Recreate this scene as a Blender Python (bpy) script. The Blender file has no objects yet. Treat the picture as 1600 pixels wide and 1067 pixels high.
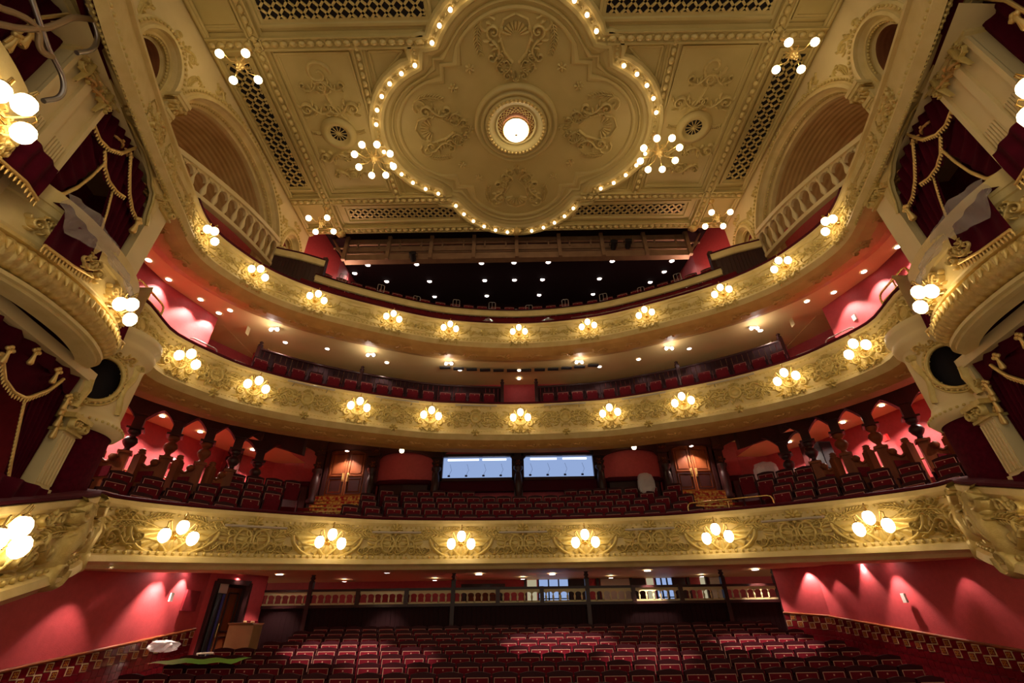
import bpy, bmesh, math, random
from mathutils import Vector, Matrix
random.seed(7)
PI = math.pi
scene = bpy.context.scene
COL = scene.collection

# ---------------------------------------------------------------- camera (eye level is z = 0; the camera stands on the stage)
cam_d = bpy.data.cameras.new('camera'); cam = bpy.data.objects.new('camera', cam_d); COL.objects.link(cam)
cam_d.sensor_width = 36; cam_d.lens = 16.0; cam_d.clip_end = 200; cam_d.clip_start = 0.05
r_ = Vector((.99987, .01136, -.01106)); u_ = Vector((.01542, -.53469, .84491)); f_ = Vector((-.00369, .84497, .53479))
cam.matrix_world = Matrix(((r_.x, u_.x, -f_.x, -.2), (r_.y, u_.y, -f_.y, 0), (r_.z, u_.z, -f_.z, 0), (0, 0, 0, 1)))
scene.camera = cam
# ---------------------------------------------------------------- world: even warm fill, added to lift the house through the open stage end
w = bpy.data.worlds.new('world'); scene.world = w; w.use_nodes = True
w.node_tree.nodes['Background'].inputs[0].default_value = (1, .80, .56, 1)
w.node_tree.nodes['Background'].inputs[1].default_value = .50
scene.view_settings.view_transform = 'Standard'; scene.view_settings.look = 'None'
scene.view_settings.gamma = 1; scene.view_settings.use_curve_mapping = False
scene.view_settings.exposure = 0.0
GLOBE = 8.5; BULB = 7.0; SPOT = 260.0
WARM = (1, .74, .42)

# ---------------------------------------------------------------- materials
M = {}
def mat(name, col, rough=.6, metal=0, col2=None, scale=6, bump=0, bscale=20, sheen=0, coat=0, vor=False, amt=1.0, stretch=None, detail=4, spec=.5):
    m = bpy.data.materials.new(name); m.use_nodes = True; nt = m.node_tree; b = nt.nodes['Principled BSDF']
    b.inputs['Base Color'].default_value = (*col, 1); b.inputs['Roughness'].default_value = rough; b.inputs['Metallic'].default_value = metal; b.inputs['Specular IOR Level'].default_value = spec
    if sheen: b.inputs['Sheen Weight'].default_value = sheen; b.inputs['Sheen Tint'].default_value = (*[min(1, c * 3 + .1) for c in col], 1)
    if coat: b.inputs['Coat Weight'].default_value = coat; b.inputs['Coat Roughness'].default_value = .15
    tc = nt.nodes.new('ShaderNodeTexCoord'); mp = nt.nodes.new('ShaderNodeMapping'); nt.links.new(tc.outputs['Object'], mp.inputs[0])
    if stretch: mp.inputs['Scale'].default_value = stretch
    if col2:
        n = nt.nodes.new('ShaderNodeTexVoronoi' if vor else 'ShaderNodeTexNoise'); n.inputs['Scale'].default_value = scale
        if not vor: n.inputs['Detail'].default_value = detail
        nt.links.new(mp.outputs[0], n.inputs['Vector'])
        r = nt.nodes.new('ShaderNodeValToRGB'); r.color_ramp.elements[0].color = (*col, 1); r.color_ramp.elements[1].color = (*col2, 1)
        r.color_ramp.elements[0].position = .5 - .2 * amt; r.color_ramp.elements[1].position = .5 + .2 * amt
        nt.links.new(n.outputs[0], r.inputs[0]); nt.links.new(r.outputs[0], b.inputs['Base Color'])
    if bump:
        n = nt.nodes.new('ShaderNodeTexNoise'); n.inputs['Scale'].default_value = bscale; n.inputs['Detail'].default_value = 5
        nt.links.new(mp.outputs[0], n.inputs['Vector'])
        bn = nt.nodes.new('ShaderNodeBump'); bn.inputs['Strength'].default_value = bump; bn.inputs['Distance'].default_value = .02
        nt.links.new(n.outputs[0], bn.inputs['Height']); nt.links.new(bn.outputs[0], b.inputs['Normal'])
    M[name] = m; return m
def emit(name, col, s):
    m = bpy.data.materials.new(name); m.use_nodes = True; nt = m.node_tree; nt.nodes.clear()
    e = nt.nodes.new('ShaderNodeEmission'); e.inputs[0].default_value = (*col, 1); e.inputs[1].default_value = s
    o = nt.nodes.new('ShaderNodeOutputMaterial'); nt.links.new(e.outputs[0], o.inputs[0]); M[name] = m; return m
mat('cream', (.76, .62, .28), .5, 0, (.66, .52, .20), 3, .25, 26)
mat('cream_flat', (.78, .65, .34), .5, 0, (.72, .59, .29), 1.5, .05, 30)
mat('relief', (.70, .56, .20), .36, .25, (.58, .44, .13), 9, .3, 40)
mat('gilt', (.80, .62, .24), .34, .35, (.66, .48, .15), 12, .35, 40)
mat('gold', (.82, .58, .20), .3, .45)
mat('ceiling_paint', (.58, .47, .185), .55, 0, (.51, .41, .15), 1.2, .08, 12)
mat('ceiling_relief', (.66, .54, .22), .4, .15, (.56, .43, .15), 8, .2, 30)
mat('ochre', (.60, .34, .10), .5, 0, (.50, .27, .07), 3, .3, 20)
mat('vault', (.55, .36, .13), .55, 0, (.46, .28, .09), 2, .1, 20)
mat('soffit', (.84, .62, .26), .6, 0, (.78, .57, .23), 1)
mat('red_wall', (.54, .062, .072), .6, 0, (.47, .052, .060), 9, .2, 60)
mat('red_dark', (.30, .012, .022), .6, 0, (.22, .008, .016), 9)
mat('velvet', (.075, .002, .012), .85, 0, (.045, .001, .008), 3, .2, 60, sheen=.06, spec=0.08)
mat('velvet_wall', (.085, .002, .012), .9, 0, (.05, .001, .008), 12, .3, 60, sheen=.05, spec=0.08)
mat('plush', (.165, .005, .015), .7, 0, (.12, .003, .010), 20, .1, 60, sheen=.15, spec=0.15)
mat('piping', (.60, .30, .22), .5)
mat('rail_velvet', (.06, .003, .010), .7, sheen=.08, spec=0.1)
mat('dark_wood', (.050, .014, .013), .4, 0, (.032, .009, .009), 4, .1, 30, coat=.2, stretch=(1, 1, .2), spec=0.3)
mat('wood', (.26, .070, .020), .45, 0, (.15, .038, .012), 5, .1, 30, coat=.0, stretch=(1, 1, .2), spec=.2)
mat('seat_wood', (.045, .004, .008), .5, 0, (.028, .003, .006), 6, coat=.0, spec=0.2)
mat('board', (.026, .008, .009), .7, 0, (.018, .005, .006), 5, coat=.0, stretch=(1, 1, .2), spec=0.1)
mat('black', (.008, .004, .006), .8)
mat('roof_black', (.016, .007, .009), .9, spec=0.1)
mat('brass', (.80, .56, .20), .22, .95)
mat('steel', (.45, .42, .40), .3, .9)
mat('pale_metal', (.50, .44, .34), .4, .2)
mat('pipe', (.34, .23, .12), .35, .35)
mat('gantry', (.26, .15, .08), .6, 0, (.2, .11, .06), 3)
mat('carpet', (.10, .008, .012), .9, 0, (.16, .012, .016), 5, spec=0.1)
mat('carpet_pattern', (.62, .46, .10), .8, 0, (.35, .01, .02), 11, vor=True)
mat('tile_red', (.17, .008, .014), .12, 0, (.12, .005, .010), 8, coat=.5)
mat('tile_border', (.66, .52, .28), .2, coat=.4)
mat('tile_ochre', (.42, .20, .03), .15, 0, (.28, .10, .02), 40, coat=.4)
mat('grout', (.28, .12, .08), .7)
mat('plastic_white', (.70, .68, .62), .4)
mat('cardboard', (.40, .24, .10), .8, 0, (.34, .19, .08), 4)
mat('green_sheet', (.16, .42, .05), .4, 0, (.10, .30, .03), 3)
mat('blue_cover', (.02, .015, .16), .4)
mat('dark_grey', (.03, .028, .03), .5)
mat('alarm_red', (.6, .02, .02), .4)
mat('pale_panel', (.62, .56, .44), .6)
m = mat('sheet', (.55, .48, .46), .25); b = m.node_tree.nodes['Principled BSDF']; b.inputs['Alpha'].default_value = .42
m = mat('clear_wrap', (.75, .70, .68), .2); b = m.node_tree.nodes['Principled BSDF']; b.inputs['Alpha'].default_value = .6
emit('globe_glow', WARM, GLOBE); emit('bulb_glow', (1, .70, .42), BULB); emit('down_glow', (1, .84, .78), 14)
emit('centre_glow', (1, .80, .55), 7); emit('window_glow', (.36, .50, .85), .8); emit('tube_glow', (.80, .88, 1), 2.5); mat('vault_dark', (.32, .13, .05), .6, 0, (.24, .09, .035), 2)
emit('foyer_glow', (.75, .66, .42), .55)

# ---------------------------------------------------------------- mesh builder
class MB:
    def __init__(s): s.v = []; s.f = []; s.sm = []
    def add(s, vs, fs, smooth=False):
        o = len(s.v); s.v += [tuple(p) for p in vs]; s.f += [tuple(i + o for i in f) for f in fs]; s.sm += [smooth] * len(fs); return s
    def grid(s, rows, smooth=True, closeu=False, closev=False):
        n = len(rows); m = len(rows[0]); vs = [p for r in rows for p in r]; fs = []
        for i in range(n if closev else n - 1):
            for j in range(m if closeu else m - 1):
                a = i * m + j; b = i * m + (j + 1) % m; c = ((i + 1) % n) * m + (j + 1) % m; d = ((i + 1) % n) * m + j
                fs.append((a, b, c, d))
        return s.add(vs, fs, smooth)
    def box(s, c, d, M4=None, bev=0):
        x, y, z = d[0] / 2, d[1] / 2, d[2] / 2
        vs = [Vector((sx * x, sy * y, sz * z)) + Vector(c) for sz in (-1, 1) for sy in (-1, 1) for sx in (-1, 1)]
        if M4: vs = [M4 @ p for p in vs]
        return s.add(vs, [(0, 2, 3, 1), (4, 5, 7, 6), (0, 1, 5, 4), (2, 6, 7, 3), (0, 4, 6, 2), (1, 3, 7, 5)])
    def hexa(s, p8): # bottom 4 then top 4, both going round
        return s.add(p8, [(3, 2, 1, 0), (4, 5, 6, 7), (0, 1, 5, 4), (1, 2, 6, 5), (2, 3, 7, 6), (3, 0, 4, 7)])
    def tube(s, pts, r, seg=8, cap=True, smooth=True):
        pts = [Vector(p) for p in pts]; n = len(pts); rr = r if isinstance(r, (list, tuple)) else [r] * n; rings = []; up = None
        for i, p in enumerate(pts):
            t = (pts[min(i + 1, n - 1)] - pts[max(i - 1, 0)]).normalized()
            if up is None: up = t.orthogonal().normalized()
            a = (up - t * up.dot(t)); a = a.normalized() if a.length > 1e-5 else t.orthogonal().normalized(); up = a; bb = t.cross(a)
            rings.append([p + (a * math.cos(2 * PI * k / seg) + bb * math.sin(2 * PI * k / seg)) * rr[i] for k in range(seg)])
        s.grid(rings, smooth, closeu=True)
        if cap:
            s.add(rings[0], [tuple(range(seg))]); s.add(rings[-1], [tuple(range(seg))])
        return s
    def lathe(s, prof, seg=16, M4=None, smooth=True, cap=True):
        rows = []
        for r, z in prof:
            row = [Vector((r * math.cos(2 * PI * k / seg), r * math.sin(2 * PI * k / seg), z)) for k in range(seg)]
            if M4: row = [M4 @ p for p in row]
            rows.append(row)
        s.grid(rows, smooth, closeu=True)
        if cap: s.add(rows[0], [tuple(range(seg))]); s.add(rows[-1], [tuple(range(seg))])
        return s
    def ball(s, c, r, seg=10, rz=None, M4=None):
        n = max(4, seg // 2); c = Vector(c); rows = []
        for i in range(n + 1):
            a = -PI / 2 + PI * i / n; q = max(math.cos(a), .02) * r; z = math.sin(a) * (rz or r)
            row = [c + Vector((q * math.cos(2 * PI * k / seg), q * math.sin(2 * PI * k / seg), z)) for k in range(seg)]
            if M4: row = [M4 @ p for p in row]
            rows.append(row)
        return s.grid(rows, True, closeu=True)
def make(name, mb, m, parent=None, **kw):
    me = bpy.data.meshes.new(name); me.from_pydata(mb.v, [], mb.f); me.materials.append(M[m] if isinstance(m, str) else m)
    me.polygons.foreach_set('use_smooth', mb.sm); me.update()
    o = bpy.data.objects.new(name, me); COL.objects.link(o)
    if parent is not None:
        o.parent = parent; o.matrix_parent_inverse = WM[parent.name].inverted() if parent.name in WM else Matrix()
    if name in ('beading', 'dentils'): o['kind'] = 'stuff'
    for k, v in kw.items(): o[k] = v
    return o
WM = {}
def thing(name, label, cat, loc=(0, 0, 0), group=None, rz=0, local=False, kind=None, sc=1):
    o = bpy.data.objects.new(name, None); COL.objects.link(o); o.location = loc; o.rotation_euler = (0, 0, rz); o.scale = (sc,) * 3; o.empty_display_size = .1
    if label: o['label'] = label
    if cat: o['category'] = cat
    if group: o['group'] = group
    if kind: o['kind'] = kind
    if not local: WM[o.name] = Matrix.Translation(loc)
    return o
def struct(name, mb, m, parent=None, label=None):
    o = make(name, mb, m, parent)
    if parent is None: o['kind'] = 'structure'
    if label: o['label'] = label
    return o
def tag(o, label, cat, group=None):
    o['label'] = label; o['category'] = cat
    if group: o['group'] = group
    return o
def copy_tree(o, parent=None):
    c = o.copy(); COL.objects.link(c)
    if parent is not None: c.parent = parent
    for ch in list(o.children): copy_tree(ch, c)
    return c
ORD = ['first', 'second', 'third', 'fourth', 'fifth', 'sixth', 'seventh', 'eighth', 'ninth', 'tenth', 'eleventh', 'twelfth', 'thirteenth', 'fourteenth', 'fifteenth', 'sixteenth',
       'seventeenth', 'eighteenth', 'nineteenth', 'twentieth'] + ['twenty-' + x for x in ('first', 'second', 'third', 'fourth', 'fifth', 'sixth', 'seventh', 'eighth', 'ninth')] + ['thirtieth'] + \
      ['thirty-' + x for x in ('first', 'second', 'third', 'fourth', 'fifth', 'sixth', 'seventh', 'eighth', 'ninth')] + ['fortieth'] + ['forty-' + x for x in ('first', 'second', 'third', 'fourth', 'fifth', 'sixth', 'seventh', 'eighth', 'ninth')] + ['fiftieth'] + \
      ['fifty-' + x for x in ('first', 'second', 'third', 'fourth', 'fifth', 'sixth', 'seventh', 'eighth', 'ninth')]
def catmull(pts, n):
    out = []; P = [Vector(p) for p in pts]; P = [2 * P[0] - P[1]] + P + [2 * P[-1] - P[-2]]
    for i in range(1, len(P) - 2):
        for k in range(n):
            t = k / n; a, b, c, d = P[i - 1], P[i], P[i + 1], P[i + 2]
            out.append(.5 * ((2 * b) + (c - a) * t + (2 * a - 5 * b + 4 * c - d) * t * t + (3 * b - a - 3 * c + d) * t ** 3))
    out.append(P[-2]); return out
def lerp_list(tab, x): # tab sorted by key
    if x <= tab[0][0]: return tab[0][1]
    for (a, p), (b, q) in zip(tab, tab[1:]):
        if x <= b: return p + (q - p) * (x - a) / (b - a) if b > a else q
    return tab[-1][1]
def side(sx): return 'left' if sx < 0 else 'right'

# ---------------------------------------------------------------- relief ornament: tapered ridges laid on any surface f(x, y, d)
def stroke(mb, pts, w0, w1, h, surf, wm=None):
    """ridge along 2D pts, half width w0 -> (wm) -> w1, height h"""
    n = len(pts); rows = []; h *= 1.35; w0 *= 1.2; w1 *= 1.2; wm = wm and wm * 1.2
    for i, (x, y) in enumerate(pts):
        x2, y2 = pts[min(i + 1, n - 1)]; x1, y1 = pts[max(i - 1, 0)]
        tx, ty = x2 - x1, y2 - y1; l = math.hypot(tx, ty) or 1; nx, ny = -ty / l, tx / l; t = i / (n - 1)
        wd = w0 + (w1 - w0) * t
        if wm: wd = (1 - t) * w0 + t * w1 + (wm - (w0 + w1) / 2) * math.sin(PI * t)
        hh = h * min(1, wd / max(w0, w1, wm or 0) + .3)
        rows.append([surf(x + nx * wd * k, y + ny * wd * k, hh * e) for k, e in ((-1, -.05), (-.55, .75), (0, 1), (.55, .75), (1, -.05))])
    mb.grid(rows, True)
def spiral(cx, cy, r, turns, a0, d=1, n=16, rend=.15):
    return [(cx + r * (1 - (1 - rend) * i / n) * math.cos(a0 + d * 2 * PI * turns * i / n), cy + r * (1 - (1 - rend) * i / n) * math.sin(a0 + d * 2 * PI * turns * i / n)) for i in range(n + 1)]
def curl(x0, y0, a, L, bend, n=6):
    pts = [(x0, y0)]; 
    for i in range(n):
        aa = a + bend * (i + .5) / n; x0 += L / n * math.cos(aa); y0 += L / n * math.sin(aa); pts.append((x0, y0))
    return pts
def disc(mb, cx, cy, r, h, surf, seg=12):
    rows = [[surf(cx + r * q * math.cos(2 * PI * k / seg), cy + r * q * math.sin(2 * PI * k / seg), h * e) for k in range(seg)] for q, e in ((1, 0), (.85, .6), (.5, .95), (.05, 1))]
    mb.grid(rows, True, closeu=True)
def m_scroll(mb, surf, cx, cy, s, fx=1, fy=1, h=.05): # S-scroll with leaves, about 2s wide, 1s high
    T = lambda pts: [(cx + fx * x * s, cy + fy * y * s) for x, y in pts]
    stroke(mb, T(spiral(.55, 0, .36, 1.35, PI * .9, -1, 20)), .075 * s, .05 * s, h, surf)
    stroke(mb, T([(.2, .1), (0, -.12), (-.25, -.26), (-.55, -.22), (-.75, 0)]), .075 * s, .05 * s, h, surf)
    stroke(mb, T(spiral(-.62, .12, .26, 1.1, -PI * .4, -1, 14)), .06 * s, .04 * s, h, surf)
    for (x, y, a, L, b) in ((.2, .15, 2.2, .45, -1.2), (.0, -.1, 1.9, .4, -1), (-.2, -.25, 1.4, .42, .9), (-.4, -.28, -2.4, .3, -.8), (.5, -.36, -.6, .4, .9), (.85, .1, .6, .32, 1), (.1, -.2, -1.2, .3, 1)):
        stroke(mb, T(curl(x, y, a, L, b)), .03 * s, .01 * s, h * .8, surf, wm=.075 * s)
    disc(mb, cx + fx * .55 * s, cy, .1 * s, h * 1.2, surf, 8)
def m_palm(mb, surf, cx, cy, s, fx=1, fy=1, h=.05, rot=0):
    def T(pts): return [(cx + fx * s * (x * math.cos(rot) - y * math.sin(rot)), cy + fy * s * (x * math.sin(rot) + y * math.cos(rot))) for x, y in pts]
    st = curl(-.9, -.2, .45, 1.9, -.9, 10); stroke(mb, T(st), .05 * s, .02 * s, h, surf)
    for i in range(1, 10):
        x, y = st[i]
        for sg in (1, -1):
            stroke(mb, T(curl(x, y, .25 - .05 * i + sg * 1.05, .42 - .02 * abs(i - 4), -sg * .9, 5)), .015 * s, .008 * s, h * .8, surf, wm=.05 * s)
def m_cartouche(mb, surf, cx, cy, s, h=.07, shell=True):
    ov = [(cx + .34 * s * math.cos(a), cy + .42 * s * math.sin(a)) for a in [2 * PI * i / 20 for i in range(21)]]
    stroke(mb, ov, .07 * s, .07 * s, h, surf); disc(mb, cx, cy, .26 * s, h * .6, surf)
    for fx in (1, -1):
        T = lambda pts: [(cx + fx * x * s, cy + y * s) for x, y in pts]
        stroke(mb, T(spiral(.52, -.34, .24, 1.2, PI * .75, -1, 14)), .06 * s, .04 * s, h, surf)
        stroke(mb, T(spiral(.52, .30, .2, 1.1, PI * 1.2, 1, 12)), .055 * s, .03 * s, h, surf)
        stroke(mb, T([(.42, .2), (.6, .05), (.62, -.1), (.5, -.2)]), .05 * s, .05 * s, h, surf)
        for (x, y, a, L, b) in ((.6, .1, .6, .5, -1), (.65, -.05, -.1, .5, .8), (.5, -.5, -.9, .4, 1), (.7, .35, .9, .4, -1.2), (.3, -.5, -1.8, .3, .6)):
            stroke(mb, T(curl(x, y, a, L, b)), .02 * s, .01 * s, h * .8, surf, wm=.07 * s)
    if shell:
        for k in range(-3, 4):
            a = PI / 2 + k * .33; stroke(mb, [(cx + r * s * math.cos(a), cy + (.3 + 0) * s + r * s * math.sin(a)) for r in (.12, .25, .38)], .02 * s, .055 * s, h, surf)
    for k in range(-1, 2):
        a = -PI / 2 + k * .5; stroke(mb, [(cx + r * s * math.cos(a), cy - .3 * s + r * s * math.sin(a)) for r in (.1, .25, .4)], .03 * s, .03 * s, h, surf)
def m_rosette(mb, surf, cx, cy, r, h=.05, n=8):
    for k in range(n):
        a = 2 * PI * k / n; stroke(mb, [(cx + q * r * math.cos(a), cy + q * r * math.sin(a)) for q in (.2, .6, 1)], r * .1, r * .12, h, surf, wm=r * .3)
    disc(mb, cx, cy, r * .3, h * 1.4, surf, 8)
def m_bigscroll(mb, surf, cx, cy, s, fx=1, h=.05): # chain of scrolls for wide panels, about 3s wide
    m_scroll(mb, surf, cx, cy, s, fx, 1, h)
    m_scroll(mb, surf, cx + fx * 1.15 * s, cy - .05 * s, s * .8, -fx, -1, h * .9)
    for (x, y, a, L, b) in ((-.9, .2, 2.6, .5, -1.4), (1.9, .1, .4, .5, 1.2), (1.7, -.3, -.4, .5, 1)):
        stroke(mb, [(cx + fx * px * s, cy + py * s) for px, py in curl(x, y, a, L, b)], .02 * s, .01 * s, h, surf, wm=.07 * s)

# ---------------------------------------------------------------- balcony fronts as swept mouldings
class Tier:
    def __init__(t, half, z0, slope, yc, hump=None):
        pts = [(-x, y) for x, y in reversed(half[1:])] + list(half)
        cv = catmull([(x, y, 0) for x, y in pts], 14); t.P = []; t.S = [0]
        for p in cv: t.P.append((p.x, p.y))
        for a, b in zip(t.P, t.P[1:]): t.S.append(t.S[-1] + math.hypot(b[0] - a[0], b[1] - a[1]))
        t.L = t.S[-1] / 2; t.S = [s - t.L for s in t.S]; t.z0 = z0; t.sl = slope; t.yc = yc; t.hump = hump
    def xy(t, s):
        s = max(-t.L, min(t.L, s)); lo, hi = 0, len(t.S) - 1
        while hi - lo > 1:
            m = (lo + hi) // 2
            if t.S[m] <= s: lo = m
            else: hi = m
        k = (s - t.S[lo]) / (t.S[hi] - t.S[lo] or 1); a, b = t.P[lo], t.P[hi]
        return a[0] + (b[0] - a[0]) * k, a[1] + (b[1] - a[1]) * k
    def fr(t, s):
        x, y = t.xy(s); e = .25; a = t.xy(s - e); b = t.xy(s + e); T = Vector((b[0] - a[0], b[1] - a[1], 0)).normalized()
        return x, y, T, Vector((T.y, -T.x, 0)) # N towards the void
    def z(t, s):
        x, y = t.xy(s); z = t.z0 - t.sl * (t.yc - y)
        return z + (t.hump(y) if t.hump else 0)
    def pt(t, s, n, v, lvl=False):
        x, y, T, N = t.fr(s); z = t.z(s)
        if lvl: x0, y0 = t.xy(s); z = t.z0 - t.sl * (t.yc - y0)
        return Vector((x + N.x * n, y + N.y * n, z + v))
    def s_at(t, px): # arc position whose x is px (front part)
        best = min(range(-400, 401), key=lambda i: abs(t.xy(t.L * i / 400)[0] - px) + (0 if t.xy(t.L * i / 400)[1] > 9 else .5)); return t.L * best / 400
    def sweep(t, prof, s0=None, s1=None, step=.25, smooth=False, lvl=False):
        s0 = -t.L if s0 is None else s0; s1 = t.L if s1 is None else s1; n = max(2, int((s1 - s0) / step)); mb = MB()
        rows = [[t.pt(s0 + (s1 - s0) * i / n, a, b, lvl) for a, b in prof] for i in range(n + 1)]
        # split along the profile so each moulding keeps a crisp edge
        if smooth: return mb.grid(rows, True)
        for j in range(len(prof) - 1): mb.grid([[r[j], r[j + 1]] for r in rows], True)
        return mb
    def surf(t, s0, vmid, tab):
        return lambda x, y, d: t.pt(s0 + x, lerp_list(tab, vmid + y) + d, vmid + y)
    def surfx(t, s0, vmid, tab): # mirrored across the curve's centre automatically through s0 sign
        return t.surf(s0, vmid, tab)
def beads(t, n, v, r, pitch, s0=None, s1=None, seg=5):
    mb = MB(); s0 = -t.L if s0 is None else s0; s1 = t.L if s1 is None else s1; k = int((s1 - s0) / pitch)
    for i in range(k):
        p = t.pt(s0 + pitch * (i + .5), n, v); mb.ball(p, r, seg)
    return mb

# ================================================================ THE THREE BALCONIES
T3 = Tier([(0, 14.55), (2.0, 14.35), (3.7, 13.85), (6.3, 12.5), (7.75, 11.3), (8.45, 10.1), (8.7, 8.9), (8.28, 7.4), (7.92, 6.3), (7.53, 5.2), (7.18, 4.3), (6.88, 3.55), (6.3, 2.3)], 10.0, .055, 14.55)
T2 = Tier([(0, 15.4), (2.0, 15.25), (3.6, 14.92), (6.45, 13.6), (8.2, 12.2), (8.95, 10.9), (9.25, 9.9), (9.35, 9.0), (9.25, 8.3)], 7.0, .05, 15.4,
          hump=lambda y: .28 * max(0, min(1, (9.9 - y) / .8)) ** 1)
T1 = Tier([(0, 15.75), (3.9, 15.3), (5.8, 14.3), (7.35, 13.1), (8.6, 11.8), (9.25, 10.6), (9.1, 9.8), (8.5, 9.1), (8.0, 8.3), (7.7, 7.4), (7.45, 6.4), (7.2, 5.2)], 3.03, .08, 15.75,
          hump=lambda y: -.22 * max(0, 9.9 - y))
def s_aty(t, py): return min((t.L * i / 400 for i in range(1, 401)), key=lambda s: abs(t.xy(s)[1] - py))
def vs(tab): return sorted([(v, n) for n, v in tab])
P3 = [(.0, 0), (.07, -.02), (.07, -.09), (.0, -.12), (.0, -.16), (.03, -.5), (.05, -.74), (.02, -.80), (.10, -.83), (.10, -.88), (.17, -.92), (.19, -1.0), (.12, -1.06), (.05, -1.12)]
P2 = [(.0, 0), (.07, -.02), (.07, -.10), (.0, -.14), (.0, -.20), (.07, -.55), (.10, -.85), (.05, -1.02), (.14, -1.05), (.14, -1.12), (.24, -1.16), (.27, -1.26), (.18, -1.33), (.08, -1.40)]
P1 = [(.0, 0), (.10, -.02), (.10, -.12), (.03, -.20), (.03, -.26), (.10, -.6), (.10, -.85), (.02, -.98), (.02, -1.04), (.16, -1.06), (.16, -1.14), (.26, -1.18), (.30, -1.30), (.20, -1.36), (.12, -1.44)]
F3 = vs(P3[4:8]); F2 = vs(P2[4:8]); F1 = vs(P1[4:8])
fronts = []
for nm, T, P, so in (('balcony_front', T1, P1, [(.12, -1.44), (-.2, -1.45), (-.9, -1.43), (-1.1, -1.40)]),
                     ('balcony_front', T2, P2, [(.08, -1.40), (-.1, -1.47), (-.45, -1.54), (-.9, -1.52), (-1.0, -1.46), (-1.05, -1.36)]),
                     ('balcony_front', T3, P3, [(.05, -1.12), (-.1, -1.20), (-.35, -1.27), (-.65, -1.25), (-.95, -1.15), (-1.0, -1.08)])):
    lab = {id(T1): 'curved cream plaster front of the lowest balcony', id(T2): 'curved cream plaster front of the middle balcony', id(T3): 'curved cream plaster front of the top balcony'}[id(T)]
    o = struct(nm, T.sweep(P), 'cream', None, lab); fronts.append(o)
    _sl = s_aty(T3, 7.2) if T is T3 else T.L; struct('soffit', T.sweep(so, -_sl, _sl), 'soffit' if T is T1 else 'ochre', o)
    struct('velvet_rail', T.sweep([(.05, -.01), (.09, .02), (.08, .06), (.0, .09), (-.2, .09), (-.26, .05), (-.26, -.1)], *((-s_aty(T, 8.0), s_aty(T, 8.0)) if T is T3 else (None, None))), 'rail_velvet', o, 'dark red padded rail')
    struct('inner_wall', T.sweep([(-.26, -.0), (-.26, -1.0)]), 'carpet', o)
B1, B2, B3 = fronts
make('beading', beads(T3, .16, -.90, .045, .14), 'relief', B3)
make('beading', beads(T3, .05, -.76, .022, .11), 'relief', B3)
make('beading', beads(T2, .20, -1.14, .028, .11), 'relief', B2)
make('beading', beads(T2, .03, -.16, .022, .13), 'relief', B2)
make('dentils', beads(T1, .18, -1.10, .045, .17), 'relief', B1)
make('beading', beads(T1, .05, -.23, .035, .15), 'relief', B1)
# fine foliage on the curved soffits
def soff_surf(T, n0, v0): return lambda x, y, d: T.pt(x, n0 - y, v0 - d)
for T, Bq, n0, v0, cnt in ((T3, B3, -.33, -1.265, 28), (T2, B2, -.28, -1.485, 30)):
    mb = MB()
    for i in range(cnt):
        s = -T.L * .9 + T.L * 1.8 * (i + .5) / cnt; sf = soff_surf(T, n0, v0)
        m_scroll(mb, sf, s, 0, .30, 1 if i % 2 else -1, 1, .03)
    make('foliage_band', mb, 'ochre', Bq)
# sconce positions along each front
S3 = [0] + [s_aty(T3, y) for y in (14.22, 13.42, 12.1, 10.65, 8.75)]; S2 = [0] + [s_aty(T2, y) for y in (15.05, 14.1, 12.3, 10.35)]; S1 = [T1.s_at(x) for x in (1.95, 5.75)] + [s_aty(T1, 11.8)]
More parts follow.
